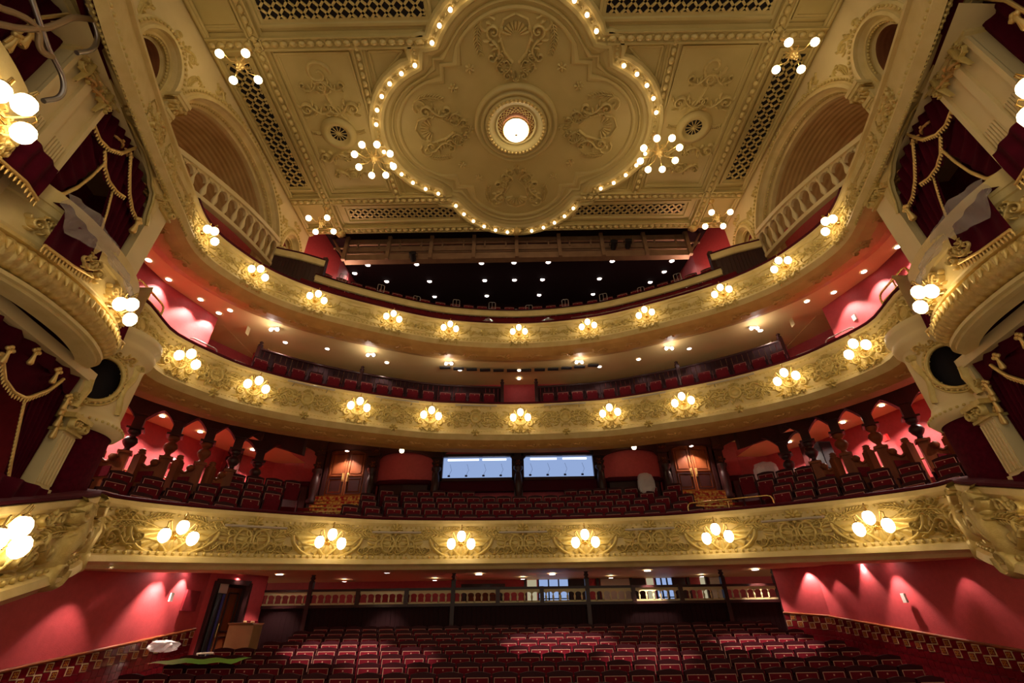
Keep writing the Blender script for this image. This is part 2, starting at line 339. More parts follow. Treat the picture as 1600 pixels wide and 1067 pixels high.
# plaster ornament on the fronts, one part per motif
for sx in (1, -1):
    for i, s in enumerate(S3):
        if i == 0 and sx < 0: continue
        mb = MB(); sf = T3.surf(s * sx, -.46, F3); m_cartouche(mb, sf, 0, .02, .5, .04)
        for fx in (1, -1): m_scroll(mb, sf, fx * .62, -.02, .3, fx, 1, .035)
        make('cartouche', mb, 'relief', B3)
        mb = MB(); bx = T3.surf(s * sx, -.90, [(-1, .15), (0, .15)]); m_scroll(mb, bx, -.18, -.1, .2, -1, 1, .05); m_scroll(mb, bx, .18, -.1, .2, 1, 1, .05); make('cornice_boss', mb, 'relief', B3)
    mids = [(a + b) / 2 for a, b in zip(S3, S3[1:])] + [S3[-1] + 1.15, S3[-1] + 2.3, S3[-1] + 3.4]
    for i, s in enumerate(mids):
        wd = .52 if i < 5 else .4
        mb = MB(); sf = T3.surf(s * sx, -.46, F3); m_rosette(mb, sf, 0, 0, .17, .05)
        for fx in (1, -1):
            m_scroll(mb, sf, fx * .3, -.02, .19, fx, 1, .03)
            for q in (-1, 1): stroke(mb, [(fx * wd, q * .22), (fx * (wd + .05), 0), (fx * wd, -q * .22)], .012, .012, .02, sf)
            stroke(mb, [(fx * wd, .26), (fx * .25, .26), (fx * .2, .22), (0, .22)], .012, .012, .02, sf); stroke(mb, [(fx * wd, -.26), (fx * .25, -.26), (fx * .2, -.22), (0, -.22)], .012, .012, .02, sf)
        make('medallion', mb, 'relief', B3)
        if i >= 5:
            mb = MB()
            for q in (-.12, .14): m_scroll(mb, sf, .1, q, .3, 1, 1 if q > 0 else -1, .05)
            make('scroll_ornament', mb, 'gilt', B3)
    for i, s in enumerate(S2):
        if i == 0 and sx < 0: continue
        mb = MB(); sf = T2.surf(s * sx, -.60, F2); m_cartouche(mb, sf, 0, 0, .62, .05)
        for fx in (1, -1): m_scroll(mb, sf, fx * .8, .08, .42, fx, 1, .045); m_scroll(mb, sf, fx * .85, -.24, .28, fx, -1, .04)
        make('cartouche', mb, 'relief', B2)
        mb = MB(); bx = T2.surf(s * sx, -1.14, [(-2, .22), (0, .22)]); m_scroll(mb, bx, -.16, 0, .2, -1, 1, .05); m_scroll(mb, bx, .16, 0, .2, 1, 1, .05); make('cornice_boss', mb, 'relief', B2)
    mids = [(a + b) / 2 for a, b in zip(S2, S2[1:])] + [S2[-1] + 1.3]
    for i, s in enumerate(mids):
        mb = MB(); sf = T2.surf(s * sx, -.60, F2); m_cartouche(mb, sf, 0, .04, .5, .05)
        for fx in (1, -1): m_bigscroll(mb, sf, fx * .55, -.1, .3, fx, .045); m_palm(mb, sf, fx * .55, .2, .34, fx, 1, .04)
        make('scroll_ornament', mb, 'relief', B2)
        mb = MB(); bx = T2.surf(s * sx, -1.2, [(-2, .24), (0, .24)]); m_rosette(mb, bx, 0, 0, .14, .09, 6); make('cornice_boss', mb, 'relief', B2)
    for i, s in enumerate(S1):
        mb = MB(); sf = T1.surf(s * sx, -.62, F1)
        for k in range(9):
            a = PI + PI * k / 8; stroke(mb, [(q * .95 * math.cos(a), .05 + q * .52 * math.sin(a)) for q in (.25, .6, .92)], .03, .09, .05, sf)
        edge = [(.98 * math.cos(PI + PI * k / 16), .05 + .56 * math.sin(PI + PI * k / 16)) for k in range(17)]; stroke(mb, edge, .05, .05, .08, sf)
        for fx in (1, -1): stroke(mb, [(0, -.5), (fx * .3, -.2), (fx * .7, -.15), (fx * .95, .1)], .05, .03, .07, sf)
        m_rosette(mb, sf, 0, -.5, .14, .08, 6)
        make('shell_ornament', mb, 'relief', B1)
        for fx in (1, -1):
            mb = MB(); m_palm(mb, sf, fx * .95, .2, .62, fx, 1, .05); m_palm(mb, sf, fx * .5, .3, .4, -fx, 1, .04, .3); make('palm_spray', mb, 'relief', B1)
            mb = MB(); m_scroll(mb, sf, fx * 1.35, -.3, .34, fx, 1, .06); make('scroll_ornament', mb, 'relief', B1)
    S1m = [0, T1.s_at(3.98), T1.s_at(7.35)]
    for i, s in enumerate(S1m):
        if i == 0 and sx < 0: continue
        mb = MB(); sf = T1.surf(s * sx, -.62, F1); m_cartouche(mb, sf, -.22, -.1, .58, .07, False); m_cartouche(mb, sf, .22, -.1, .58, .07, False); m_rosette(mb, sf, 0, .32, .2, .1); make('cartouche', mb, 'relief', B1)
        for fx in (1, -1):
            mb = MB(); m_scroll(mb, sf, fx * .72, .22, .3, fx, 1, .06); m_scroll(mb, sf, fx * .85, -.32, .3, -fx, 1, .07); m_palm(mb, sf, fx * .95, .1, .4, fx, 1, .05); make('scroll_ornament', mb, 'relief', B1)
    # big acanthus consoles where the lowest front turns into the boxes
    for yy, q, fl in ((10.9, .5, 1), (9.75, .8, -1), (9.1, .75, 1), (8.5, .7, -1), (7.7, .6, 1), (6.9, .55, -1), (6.1, .5, 1)):
        mb = MB(); s0 = s_aty(T1, yy); sf = T1.surf(s0 * sx, -.66, F1)
        m_scroll(mb, sf, 0, -.15, q, sx * fl, 1, .1); m_scroll(mb, sf, sx * .1, .36, q * .5, -sx * fl, 1, .08); m_palm(mb, sf, -sx * .15, .15, q * .7, sx * fl, 1, .07)
        make('scroll_ornament', mb, 'relief', B1)
    for yy in (9.45, 8.15):
        mb = MB(); s0 = s_aty(T1, yy); sf = T1.surf(s0 * sx, -.62, F1); f_x = sx
        stroke(mb, [(f_x * x, y) for x, y in ((.1, .58), (-.12, .45), (-.16, .2), (.02, -.05), (.12, -.3), (-.02, -.6), (-.25, -.72))], .10, .16, .2, sf, wm=.2)
        stroke(mb, [(f_x * x, y) for x, y in spiral(-.02, .42, .2, 1.3, 0, -1, 16)], .08, .05, .2, sf); stroke(mb, [(f_x * x, y) for x, y in spiral(.05, -.55, .24, 1.3, PI, 1, 16)], .09, .05, .24, sf)
        m_rosette(mb, sf, 0, .1, .2, .16, 7); make('console_scroll', mb, 'relief', B1)
# slim lighting bars on the fronts
nb = 0
def bars(T, ss, v, half, nm):
    names = {1: ['on the lowest balcony front', 5], 2: ['on the middle balcony front', 8]}[nm]
    ss = sorted(ss)
    for i, s in enumerate(ss):
        p = T.pt(s, .32, v); t = thing('lighting_bar', 'slim grey lighting bar %s, %s from the left' % (names[0], ORD[i]), 'bar', p, 'lighting bars on the balcony fronts')
        pts = [T.pt(s - half + 2 * half * k / 6, .32, v) for k in range(7)]; make('bar_tube', MB().tube(pts, .034, 8), 'pale_metal', t)
        for q in (-.7, .7): make('bracket', MB().tube([T.pt(s + q * half, .0, v), T.pt(s + q * half, .32, v)], .014, 5), 'steel', t)
bars(T1, [0] + [x * q for x in S1m[1:] for q in (1, -1)], -.42, .78, 1)
m2 = [(a + b) / 2 for a, b in zip(S2, S2[1:])][:3]; bars(T2, [x * q for x in m2 for q in (1, -1)], -.2, .75, 2)

# ================================================================ CEILING
H = 15.0
mb = MB(); mb.add([(-9.4, 2.2, H), (9.4, 2.2, H), (9.4, 14.4, H), (-9.4, 14.4, H)], [(0, 1, 2, 3)]); mb.add([(-9.4, 2.2, H + .3), (9.4, 2.2, H + .3), (9.4, 14.4, H + .3), (-9.4, 14.4, H + .3)], [(0, 1, 2, 3)])
mb.add([(-9.4, 14.4, H), (9.4, 14.4, H), (9.4, 14.4, H + .3), (-9.4, 14.4, H + .3)], [(0, 1, 2, 3)])
ceil = struct('ceiling', mb, 'ceiling_paint', None, 'cream plaster ceiling with lobed centre panel')
csurf = lambda x, y, d: Vector((x, y, H - d))
def rib(x0, y0, x1, y1, wd=.36, dp=.2, bead=True):
    mb = MB(); L = math.hypot(x1 - x0, y1 - y0); ux, uy = (x1 - x0) / L, (y1 - y0) / L; nx, ny = -uy, ux
    prof = [(-wd * .75, 0), (-wd * .75, .04), (-wd * .5, .05), (-wd * .5, dp), (-wd * .38, dp), (-wd * .3, dp - .05), (wd * .3, dp - .05), (wd * .38, dp), (wd * .5, dp), (wd * .5, .05), (wd * .75, .04), (wd * .75, 0)]
    for (a, b), (c, d) in zip(prof, prof[1:]): mb.grid([[Vector((x0 + nx * a, y0 + ny * a, H - b)), Vector((x0 + nx * c, y0 + ny * c, H - d))], [Vector((x1 + nx * a, y1 + ny * a, H - b)), Vector((x1 + nx * c, y1 + ny * c, H - d))]], False)
    o = make('rib', mb, 'ceiling_paint', ceil)
    mb = MB(); n = int(L / .26)
    for i in range(n):
        t = (i + .5) / n * L; M4 = Matrix.Translation((x0 + ux * t, y0 + uy * t, H - dp + .03)) @ Matrix.Rotation(math.atan2(uy, ux), 4, 'Z') @ Matrix.Diagonal((1, .75, .7, 1)); mb.ball((0, 0, 0), .125, 8, M4=M4)
    make('beading', mb, 'ceiling_relief', o)
for sx in (1, -1):
    rib(sx * 7.75, 3.0, sx * 7.75, 14.2); rib(sx * 4.8, 6.65, sx * 4.9, 9.1, .28, .16); rib(sx * 4.9, 10.3, sx * 4.8, 12.55, .28, .16)
    rib(sx * 2.75, 6.65, sx * 9.2, 6.65); rib(sx * 2.6, 12.55, sx * 9.2, 12.55); rib(sx * 4.75, 3.0, sx * 4.75, 4.9, .26, .12)
    rib(sx * 3.05, 6.7, sx * 3.1, 7.3, .22, .12)
rib(-9.2, 14.2, 9.2, 14.2, .3, .16)
# panel mouldings and relief in the side panels
def frame(x0, y0, x1, y1, wd=.12, d=.06, m='ceiling_paint'):
    mb = MB()
    for k, (a, dd) in enumerate(((0, .0), (0, d), (wd * .4, d), (wd * .5, d * .5), (wd, d * .4), (wd, 0))):
        pass
    pr = [(0, 0), (0, d), (wd * .4, d), (wd * .55, d * .5), (wd, d * .4), (wd, 0)]
    for (a, b), (c, e) in zip(pr, pr[1:]):
        q = [[Vector((x0 + a, y0 + a, H - b)), Vector((x1 - a, y0 + a, H - b)), Vector((x1 - a, y1 - a, H - b)), Vector((x0 + a, y1 - a, H - b))], [Vector((x0 + c, y0 + c, H - e)), Vector((x1 - c, y0 + c, H - e)), Vector((x1 - c, y1 - c, H - e)), Vector((x0 + c, y1 - c, H - e))]]
        mb.grid(q, False, closeu=True)
    return make('panel_moulding', mb, m, ceil)
def lattice(x0, y0, x1, y1, pitch=.34):
    fr_ = frame(x0 - .2, y0 - .2, x1 + .2, y1 + .2, .2, .09)
    mb = MB(); mb.add([(x0, y0, H - .01), (x1, y0, H - .01), (x1, y1, H - .01), (x0, y1, H - .01)], [(0, 1, 2, 3)]); make('vent_shade_panel', mb, 'black', fr_)  # flat black sheet paints the shade of a vent recess
    mb = MB()
    for sg in (1, -1):
        c = x0 - (y1 - y0) - pitch
        while c < x1 + (y1 - y0) + pitch:
            # line x = c + sg*(y-y0) clipped to the rectangle
            pts = []
            for i in range(2):
                pass
            ya, yb = y0, y1; xa, xb = c, c + sg * (y1 - y0)
            if sg > 0:
                if xa < x0: ya = y0 + (x0 - xa); xa = x0
                if xb > x1: yb = y1 - (xb - x1); xb = x1
                ok = ya < yb and xa < x1 and xb > x0
            else:
                if xa > x1: ya = y0 + (xa - x1); xa = x1
                if xb < x0: yb = y1 - (x0 - xb); xb = x0
                ok = ya < yb and xa > x0 and xb < x1
            if ok:
                l = math.hypot(xb - xa, yb - ya); nx, ny = -(yb - ya) / l * .035, (xb - xa) / l * .035
                mb.hexa([(xa + nx, ya + ny, H - .07), (xb + nx, yb + ny, H - .07), (xb - nx, yb - ny, H - .07), (xa - nx, ya - ny, H - .07), (xa + nx, ya + ny, H - .03), (xb + nx, yb + ny, H - .03), (xb - nx, yb - ny, H - .03), (xa - nx, ya - ny, H - .03)])
            c += pitch
    make('lattice_bars', mb, 'ceiling_relief', fr_)
for sx in (1, -1):
    a, b = sorted((sx * 2.6, sx * 7.3)); lattice(a, 5.25, b, 6.05)
    a, b = sorted((sx * 8.3, sx * 9.0)); lattice(a, 7.25, b, 11.9)
    a, b = sorted((sx * 2.55, sx * 7.05)); lattice(a, 13.08, b, 13.6, .3)
    a, b = sorted((sx * 5.1, sx * 7.4)); frame(a, 6.95, b, 12.2); 
    a, b = sorted((sx * 8.05, sx * 9.2)); frame(a, 3.2, b, 6.3, .12); frame(a, 12.85, b, 14.0, .08)
    a, b = sorted((sx * 3.3, sx * 4.5))
    for (ya, yb, cy) in ((6.95, 8.6, 1), (10.9, 12.35, -1)): # triangular coffers beside the lobes
        p = [(sx * 4.5, ya if cy > 0 else yb), (sx * 3.45, ya if cy > 0 else yb), (sx * 3.75, 7.25 if cy > 0 else 12.1), (sx * 4.3, 7.75 if cy > 0 else 11.65), (sx * 4.5, 8.3 if cy > 0 else 11.2)]
        mb = MB()
        for k in range(len(p)): mb.tube([(*p[k], H - .02), (*p[(k + 1) % len(p)], H - .02)], .05, 6)
        make('coffer_moulding', mb, 'ceiling_paint', ceil)
    # round ventilator medallion with scrollwork
    mb = MB(); mb.lathe([(.62, H), (.62, H - .05), (.5, H - .12), (.42, H - .16), (.40, H - .1), (.3, H - .06), (.28, H - .02)], 28, Matrix.Translation((sx * 6.3, 9.65, 0)), cap=False); o = make('medallion', mb, 'ceiling_paint', ceil)
    mb = MB(); mb.lathe([(.29, H - .03), (.0, H - .03)], 24, Matrix.Translation((sx * 6.3, 9.65, 0)), cap=False); make('grille_back', mb, 'black', o)
    mb = MB()
    for k in range(12): a = 2 * PI * k / 12; mb.tube([(sx * 6.3 + .04 * math.cos(a), 9.65 + .04 * math.sin(a), H - .05), (sx * 6.3 + .28 * math.cos(a), 9.65 + .28 * math.sin(a), H - .05)], .016, 5)
    mb.ball((sx * 6.3, 9.65, H - .05), .06, 8); make('grille', mb, 'ceiling_relief', o)
    mb = MB()
    for fx in (1, -1):
        m_scroll(mb, csurf, sx * 6.3 + fx * .45, 9.65 + .95, .6, fx, 1, .09); m_scroll(mb, csurf, sx * 6.3 + fx * .45, 9.65 - .9, .6, fx, -1, .09); m_scroll(mb, csurf, sx * 6.3 + fx * .3, 11.35, .5, -fx, 1, .08); m_scroll(mb, csurf, sx * 6.3 + fx * .3, 8.0, .5, -fx, -1, .08)
        m_palm(mb, csurf, sx * 6.3 + fx * .6, 9.65, .35, fx, 1, .05)
    stroke(mb, spiral(sx * 6.3, 7.6, .42, 1.3, 0, sx, 18), .06, .03, .06, csurf); stroke(mb, curl(sx * 6.3, 8.0, PI / 2, 1.3, .8 * sx, 8), .05, .03, .06, csurf)
    make('scroll_ornament', mb, 'ceiling_relief', ceil)
for x in (-7.75, 0, 7.75):
    mb = MB(); mb.ball((x, 14.3, H - .2), .2, 10, .17); 
    for k in range(8): a = 2 * PI * k / 8; mb.ball((x + .17 * math.cos(a), 14.3 + .17 * math.sin(a), H - .17), .07, 6)
    make('boss', mb, 'gilt', ceil)
# --- lobed (quatrefoil) centre
QC = (0, 9.72)
def lobe(rx, cxo, r, ry, cyo, r2, e1, e2, mid):
    """closed outline; quadrant from +x axis to +y axis; e1 end of side lobe arc, e2 start of end-lobe arc, mid list of corner points"""
    q = []; a1 = math.atan2(e1[1], e1[0] - cxo); R1 = math.hypot(e1[0] - cxo, e1[1])
    for i in range(10): a = a1 * i / 9; q.append((cxo + R1 * math.cos(a), R1 * math.sin(a)))
    q += mid
    a2 = math.atan2(e2[1] - cyo, e2[0]); R2 = math.hypot(e2[0], e2[1] - cyo)
    for i in range(10): a = a2 + (PI / 2 - a2) * i / 9; q.append((R2 * math.cos(a), cyo + R2 * math.sin(a)))
    full = q + [(-x, y) for x, y in reversed(q[:-1])]; full += [(x, -y) for x, y in reversed(full[1:-1])]
    return [(QC[0] + x, QC[1] + y) for x, y in full]
def off(out, d): # offset a closed outline outward by d
    n = len(out); res = []
    for i in range(n):
        a = out[i - 1]; b = out[(i + 1) % n]; tx, ty = b[0] - a[0], b[1] - a[1]; l = math.hypot(tx, ty) or 1; res.append((out[i][0] + ty / l * d, out[i][1] - tx / l * d))
    return res
OB = lobe(0, 2.33, 0, 0, 1.84, 0, (3.12, 2.42), (2.5, 3.05), [(3.08, 2.75), (2.98, 2.98), (2.78, 3.02)])
OI = lobe(0, 2.2, 0, 0, 1.75, 0, (2.9, 1.62), (1.55, 2.9), [(2.2, 1.55), (2.15, 2.15), (1.5, 2.2)])
QZ = .0
def ring(mb, o1, z1, o2, z2): mb.grid([[Vector((x, y, z1)) for x, y in o1], [Vector((x, y, z2)) for x, y in o2]], True, closeu=True)
mb = MB()
seq = [(off(OB, .30), H), (off(OB, .30), H - .12), (off(OB, .24), H - .2), (off(OB, .14), H - .2), (off(OB, .1), H - .13), (off(OB, -.1), H - .13), (off(OB, -.14), H - .2), (off(OB, -.24), H - .2), (off(OB, -.3), H - .12)]
for (a, b), (c, d) in zip(seq, seq[1:]): ring(mb, a, b, c, d)
quad = make('lobed_moulding', mb, 'ceiling_paint', ceil)
mb = MB(); inner = off(OB, -.3); n = len(inner)
mixo = lambda t: [(p[0] + (q[0] - p[0]) * t, p[1] + (q[1] - p[1]) * t) for p, q in zip(inner, OI)]
cov = [(0, .12), (.15, .10), (.3, .03), (.33, .09), (.4, .10), (.45, .03), (.6, .005), (.62, .06), (.72, .08), (.8, .06), (.84, .0)]
for (a, b), (c, d) in zip(cov, cov[1:]): ring(mb, mixo(a), H - b, mixo(c), H - d)
make('stepped_moulding', mb, 'ceiling_paint', ceil)
mb = MB(); nb_ = 0
for i in range(len(OB)):
    a, b = OB[i], OB[(i + 1) % len(OB)]; l = math.hypot(a[0] - b[0], a[1] - b[1]); k = max(1, round(l / .17))
    for j in range(k): mb.ball((a[0] + (b[0] - a[0]) * j / k, a[1] + (b[1] - a[1]) * j / k, H - .14), .055, 6)
make('beading', mb, 'ceiling_relief', quad)
# light bulbs set in the moulding: equal spacing along each lobe
per = [(p, 0) for p in OB]; lens = [0]
for i in range(len(OB)): a, b = OB[i], OB[(i + 1) % len(OB)]; lens.append(lens[-1] + math.hypot(a[0] - b[0], a[1] - b[1]))
def at_len(s):
    for i in range(len(OB)):
        if s <= lens[i + 1]: t = (s - lens[i]) / (lens[i + 1] - lens[i] or 1); a, b = OB[i], OB[(i + 1) % len(OB)]; return a[0] + (b[0] - a[0]) * t, a[1] + (b[1] - a[1]) * t
    return OB[0]
sock = MB().lathe([(.075, 0), (.075, -.03), (.04, -.05), (.035, -.08)], 8); sme = None
nB = int(lens[-1] / .53)
for i in range(nB):
    x, y = at_len(lens[-1] * (i + .5) / nB)
    if abs(x) > 4.55 and abs(y - 9.75) < .42: continue
    if 2.72 < abs(x) < 3.14 and 2.6 < abs(y - 9.72) < 3.1: continue
    if abs(x) < .35: continue
    if sme is None:
        bo = make('bulb', MB().ball((0, 0, 0), .068, 10), 'bulb_glow', quad); so = make('bulb_holder', sock, 'gilt', quad); sme = 1
    else: bo = bo.copy(); so = so.copy(); COL.objects.link(bo); COL.objects.link(so)
    bo.location = (x, y, H - .27); so.location = (x, y, H - .13)
# relief fields and centre rose
for (dx, dy) in ((1, 0), (-1, 0), (0, 1), (0, -1)):
    R = lambda x, y, d, dx=dx, dy=dy: Vector((QC[0] + x * dx - y * dy, QC[1] - .15 + x * dy + y * dx, H - d))
    mb = MB()
    for k in range(-4, 5): a = k * .32; stroke(mb, [(2.95 + q * math.cos(a), q * math.sin(a)) for q in (.14, .3, .42)], .02, .06, .06, R)
    for fy in (1, -1):
        m_scroll(mb, R, 2.75, fy * .66, .6, 1, fy, .09); m_scroll(mb, R, 2.2, fy * .5, .36, 1, -fy, .08); stroke(mb, [(x, fy * y) for x, y in ((2.2, .1), (2.5, .35), (3.0, .5), (3.4, .35), (3.55, 0))], .05, .03, .06, R)
        m_scroll(mb, R, 2.0, fy * .26, .34, -1, fy, .08); stroke(mb, [(x, fy * y) for x, y in spiral(3.25, .85, .28, 1.2, -1, 1, 12)], .04, .03, .05, R)
        m_palm(mb, R, 2.9, fy * 1.15, .5, -1, fy, .06)
    m_palm(mb, R, 1.75, 0, .2, 1, 1, .05); m_rosette(mb, R, 1.62, 0, .13, .06, 6); make('relief_field', mb, 'ceiling_relief', ceil)
    for fy in (1, -1): mb = MB(); m_rosette(mb, R, 2.05, fy * 1.45, .16, .06, 6); make('rosette', mb, 'ceiling_relief', ceil)
RC = Matrix.Translation((0, 9.42, 0))
mb = MB(); mb.lathe([(1.45, H), (1.45, H - .10), (1.40, H - .18), (1.32, H - .2), (1.30, H - .14), (1.24, H - .12), (1.22, H - .2), (1.18, H - .24), (1.12, H - .22), (1.10, H - .12), (1.08, H - .2), (1.04, H - .25), (.92, H - .25), (.88, H - .18), (.80, H - .16), (.74, H - .12), (.70, H - .14), (.66, H - .08), (.64, H - .05)], 56, RC, cap=False); rose = make('centre_rose', mb, 'ceiling_paint', ceil)
mb = MB()
for k in range(44): a = 2 * PI * k / 44; mb.ball((.98 * math.cos(a), 9.42 + .98 * math.sin(a), H - .26), .055, 6)
for k in range(16):
    a = 2 * PI * k / 16; stroke(mb, [(1.17 * math.cos(a + e), 9.42 + 1.17 * math.sin(a + e)) for e in (-.15, 0, .15)], .01, .01, .05, csurf, wm=.06)
make('beading', mb, 'gilt', rose)
mb = MB()
for k in range(26):
    for sg in (1, -1):
        mb.tube([((.67 - .22 * j / 5) * math.cos(2 * PI * k / 26 + sg * .5 * j / 5), 9.42 + (.67 - .22 * j / 5) * math.sin(2 * PI * k / 26 + sg * .5 * j / 5), H - .06 - .0 * j) for j in range(6)], .014, 4, cap=False)
make('dome_lattice', mb, 'gilt', rose)
mb = MB(); mb.lathe([(.68, H - .015), (0, H - .015)], 32, RC, cap=False); make('dome_back', mb, 'vault_dark', rose)
t = thing('ceiling_sunlight', 'round crystal sunlight glowing in the middle of the ceiling rose', 'lamp', (0, 9.6, H - .12))
mb = MB(); mb.lathe([(.44, H - .06), (.44, H - .12), (.40, H - .2), (.3, H - .3), (.16, H - .36), (0, H - .38)], 20, Matrix.Translation((0, 9.6, 0)), cap=False); make('crystal_bowl', mb, 'centre_glow', t)
mb = MB(); mb.lathe([(.47, H - .05), (.49, H - .09), (.46, H - .13), (.43, H - .09), (.47, H - .05)], 32, Matrix.Translation((0, 9.6, 0)), cap=False); make('rim_ring', mb, 'gold', t)
mb = MB()
for k in range(12):
    a = 2 * PI * k / 12; mb.tube([(.45 * math.cos(a), 9.6 + .45 * math.sin(a), H - .12), (.40 * math.cos(a), 9.6 + .40 * math.sin(a), H - .21), (.17 * math.cos(a), 9.6 + .17 * math.sin(a), H - .37), (0, 9.6, H - .39)], .008, 4, cap=False)
make('wire_frame', mb, 'gold', t)

# ================================================================ UPPER SIDE WALLS WITH ARCHES
WX = 9.3
ARCH = [(5.28, 6.62, 12.35, 1.12), (6.98, 12.78, 12.05, 2.42), (12.98, 14.28, 12.9, 1.0)] # y0, y1, spring height, rise
def arch_z(a, y):
    y0, y1, zs, ri = a; c = (y0 + y1) / 2; h = (y1 - y0) / 2; return zs + ri * math.sqrt(max(0, 1 - ((y - c) / h) ** 2))
def arch_pts(a, n=24, low=None, g=0):
    y0, y1, zs, ri = a; c = (y0 + y1) / 2; h = (y1 - y0) / 2 + g; pts = [(c - h * math.cos(PI * i / n), zs + (ri + g) * math.sin(PI * i / n)) for i in range(n + 1)]
    if low is not None: pts = [(c - h, low)] + pts + [(c + h, low)]
    return pts
for sx in (-1, 1):
    nm = side(sx); X = sx * WX; mb = MB()
    def strip(ya, yb, za, zb): mb.add([(X, ya, za[0]), (X, yb, za[1]), (X, yb, zb[1]), (X, ya, zb[0])], [(0, 1, 2, 3)])
    for a, b in ((2.2, 5.28), (6.62, 6.98), (12.78, 12.98), (14.28, 14.62)): strip(a, b, (8.6, 8.6), (H, H))
    for A in ARCH:
        pp = arch_pts(A)
        for (ya, za), (yb, zb) in zip(pp, pp[1:]): strip(ya, yb, (za, zb), (H, H))
    wl = struct('wall_%s' % nm, mb, 'cream_flat', None, 'cream plaster upper side wall with three arches')
    wsurf = lambda x, y, d, X=X, sx=sx: Vector((X - sx * d, x, y))
    for k, A in enumerate(ARCH):
        low = 10.2; g = .0; mb = MB()
        dep = (.35, .5, .35)[k]
        seq = [(.30, .0), (.30, .07), (.24, .10), (.16, .06), (.12, .06), (.08, .12), (.0, .12), (.0, .0), (-.05, -.12), (-.12, -.12), (-.12, -.3), (-.2, -.34), (-.2, -dep)]
        for (g1, d1), (g2, d2) in zip(seq, seq[1:]):
            mb.grid([[wsurf(y, z, d1) for y, z in arch_pts(A, 28, low, g1)], [wsurf(y, z, d2) for y, z in arch_pts(A, 28, low, g2)]], True)
        o = make('arch_moulding', mb, 'cream', wl)
        mb = MB(); pp = arch_pts(A, 60 if k == 1 else 24, None, .2)
        for y, z in pp: mb.ball(wsurf(y, z, .1), .045, 5)
        pp = arch_pts(A, 70 if k == 1 else 26, None, -.12)
        for y, z in pp: mb.ball(wsurf(y, z, -.2), .05, 5)
        make('beading', mb, 'relief', o)
        # ribbed vault behind the arch: boards stepping back and down
        mb = MB(); y0, y1, zs, ri = A; c = (y0 + y1) / 2; nst = 20 if k == 1 else 10; D = 3.0 if k == 1 else 1.4; rows = []
        for i in range(2 * nst + 1):
            t = i / (2 * nst); sc_ = 1 - .42 * t ** 1.6 if k == 1 else 1 - .1 * t; dp_ = -dep - D * t + (.012 if i % 2 else 0); drop = -.7 * t ** 2 if k == 1 else 0; sc_ *= .994 if i % 2 else 1
            h = (y1 - y0) / 2 - .18; cur = [(c - h * sc_ * math.cos(PI * q / 28), zs + drop + (ri - .18) * sc_ * math.sin(PI * q / 28)) for q in range(29)]; cur = [(cur[0][0], 9.6)] + cur + [(cur[-1][0], 9.6)]
            rows.append([wsurf(y, z, dp_) for y, z in cur])
        prev = (cur, dp_); mb.grid(rows, False)
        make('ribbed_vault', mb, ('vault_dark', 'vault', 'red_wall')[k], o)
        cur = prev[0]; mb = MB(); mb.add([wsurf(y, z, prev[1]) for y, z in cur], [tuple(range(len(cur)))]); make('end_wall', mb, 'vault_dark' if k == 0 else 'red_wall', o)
    # capitals between the arches
    for (yc, zc, ww) in ((6.80, 12.05, .34), (12.88, 12.4, .24)):
        mb = MB()
        for (dz, q, dd) in ((-.55, .7, .10), (-.5, .85, .14), (-.15, 1.0, .2), (-.02, 1.25, .28), (.08, 1.35, .32)):
            mb.box((X - sx * dd / 2, yc, zc + dz), (dd + .1, ww * q, .12))
        mb.box((X - sx * .05, yc, zc - 1.2), (.14, ww * .7, 1.3))
        o = make('capital', mb, 'cream', wl); mb = MB(); m_rosette(mb, wsurf, yc, zc - .3, .16, .2, 6)
        for q in (1, -1): stroke(mb, spiral(yc + q * .14, zc - .15, .12, 1.2, 0 if q > 0 else PI, q, 12), .04, .03, .24, wsurf)
        make('leafwork', mb, 'gilt', o)
    mb = MB()
    for (y, z, s_, a, b) in ((6.3, 13.9, .5, 1, 1), (8.0, 14.35, .42, -1, 1), (11.8, 14.25, .42, 1, 1), (12.9, 13.9, .38, -1, 1), (4.6, 13.4, .6, 1, 1), (4.6, 12.3, .5, -1, 1), (4.5, 11.3, .5, 1, -1), (7.2, 13.6, .35, 1, -1), (13.6, 14.5, .3, 1, 1)):
        m_scroll(mb, wsurf, y, z, s_, a, b, .05)
    for y in (5.0, 6.9, 12.9): m_palm(mb, wsurf, y, 13.2, .4, 1, 1, .05, PI / 2)
    make('scroll_ornament', mb, 'relief', wl)
    mb = MB()
    for (d, z) in ((.05, 14.97), (.12, 14.9), (.2, 14.93)): mb.tube([(X - sx * d, 2.3, z), (X - sx * d, 14.5, z)], .06, 6)
    make('cornice', mb, 'ceiling_paint', wl)
    # balustrade in front of the big vault, rising towards the back
    bal = thing('balustrade', 'cream balustrade with rounded openings under the %s side big arch' % nm, 'balustrade', (X, 10.3, 10.3))
    zb = lambda y: 10.42 + .27 * (y - 8.4); zt = lambda y: 11.16 + .33 * (y - 8.2); bx = lambda y: X - sx * (.28 * math.sin(PI * (y - 7.0) / 6.2) if 7 < y < 13.2 else 0)
    ys = [7.2 + .2 * i for i in range(28)]
    for nme, f, hh, dd in (('top_rail', zt, .16, .26), ('bottom_rail', lambda y: zb(y) - .1, .14, .2)):
        mb = MB()
        for (a, b), (c, d) in (((-dd / 2, 0), (-dd / 2, hh)), ((-dd / 2, hh), (dd / 2, hh)), ((dd / 2, hh), (dd / 2, 0)), ((dd / 2, 0), (-dd / 2, 0))):
            mb.grid([[Vector((bx(y) + a, y, f(y) + b)), Vector((bx(y) + c, y, f(y) + d))] for y in ys], True)
        make(nme, mb, 'cream_flat', bal)
    mb = MB(); mb.grid([[Vector((X + sx * .75, y, 9.3)), Vector((X + sx * .75, y, zt(y) + .05))] for y in ys], False); make('red_lining', mb, 'red_wall', wl)
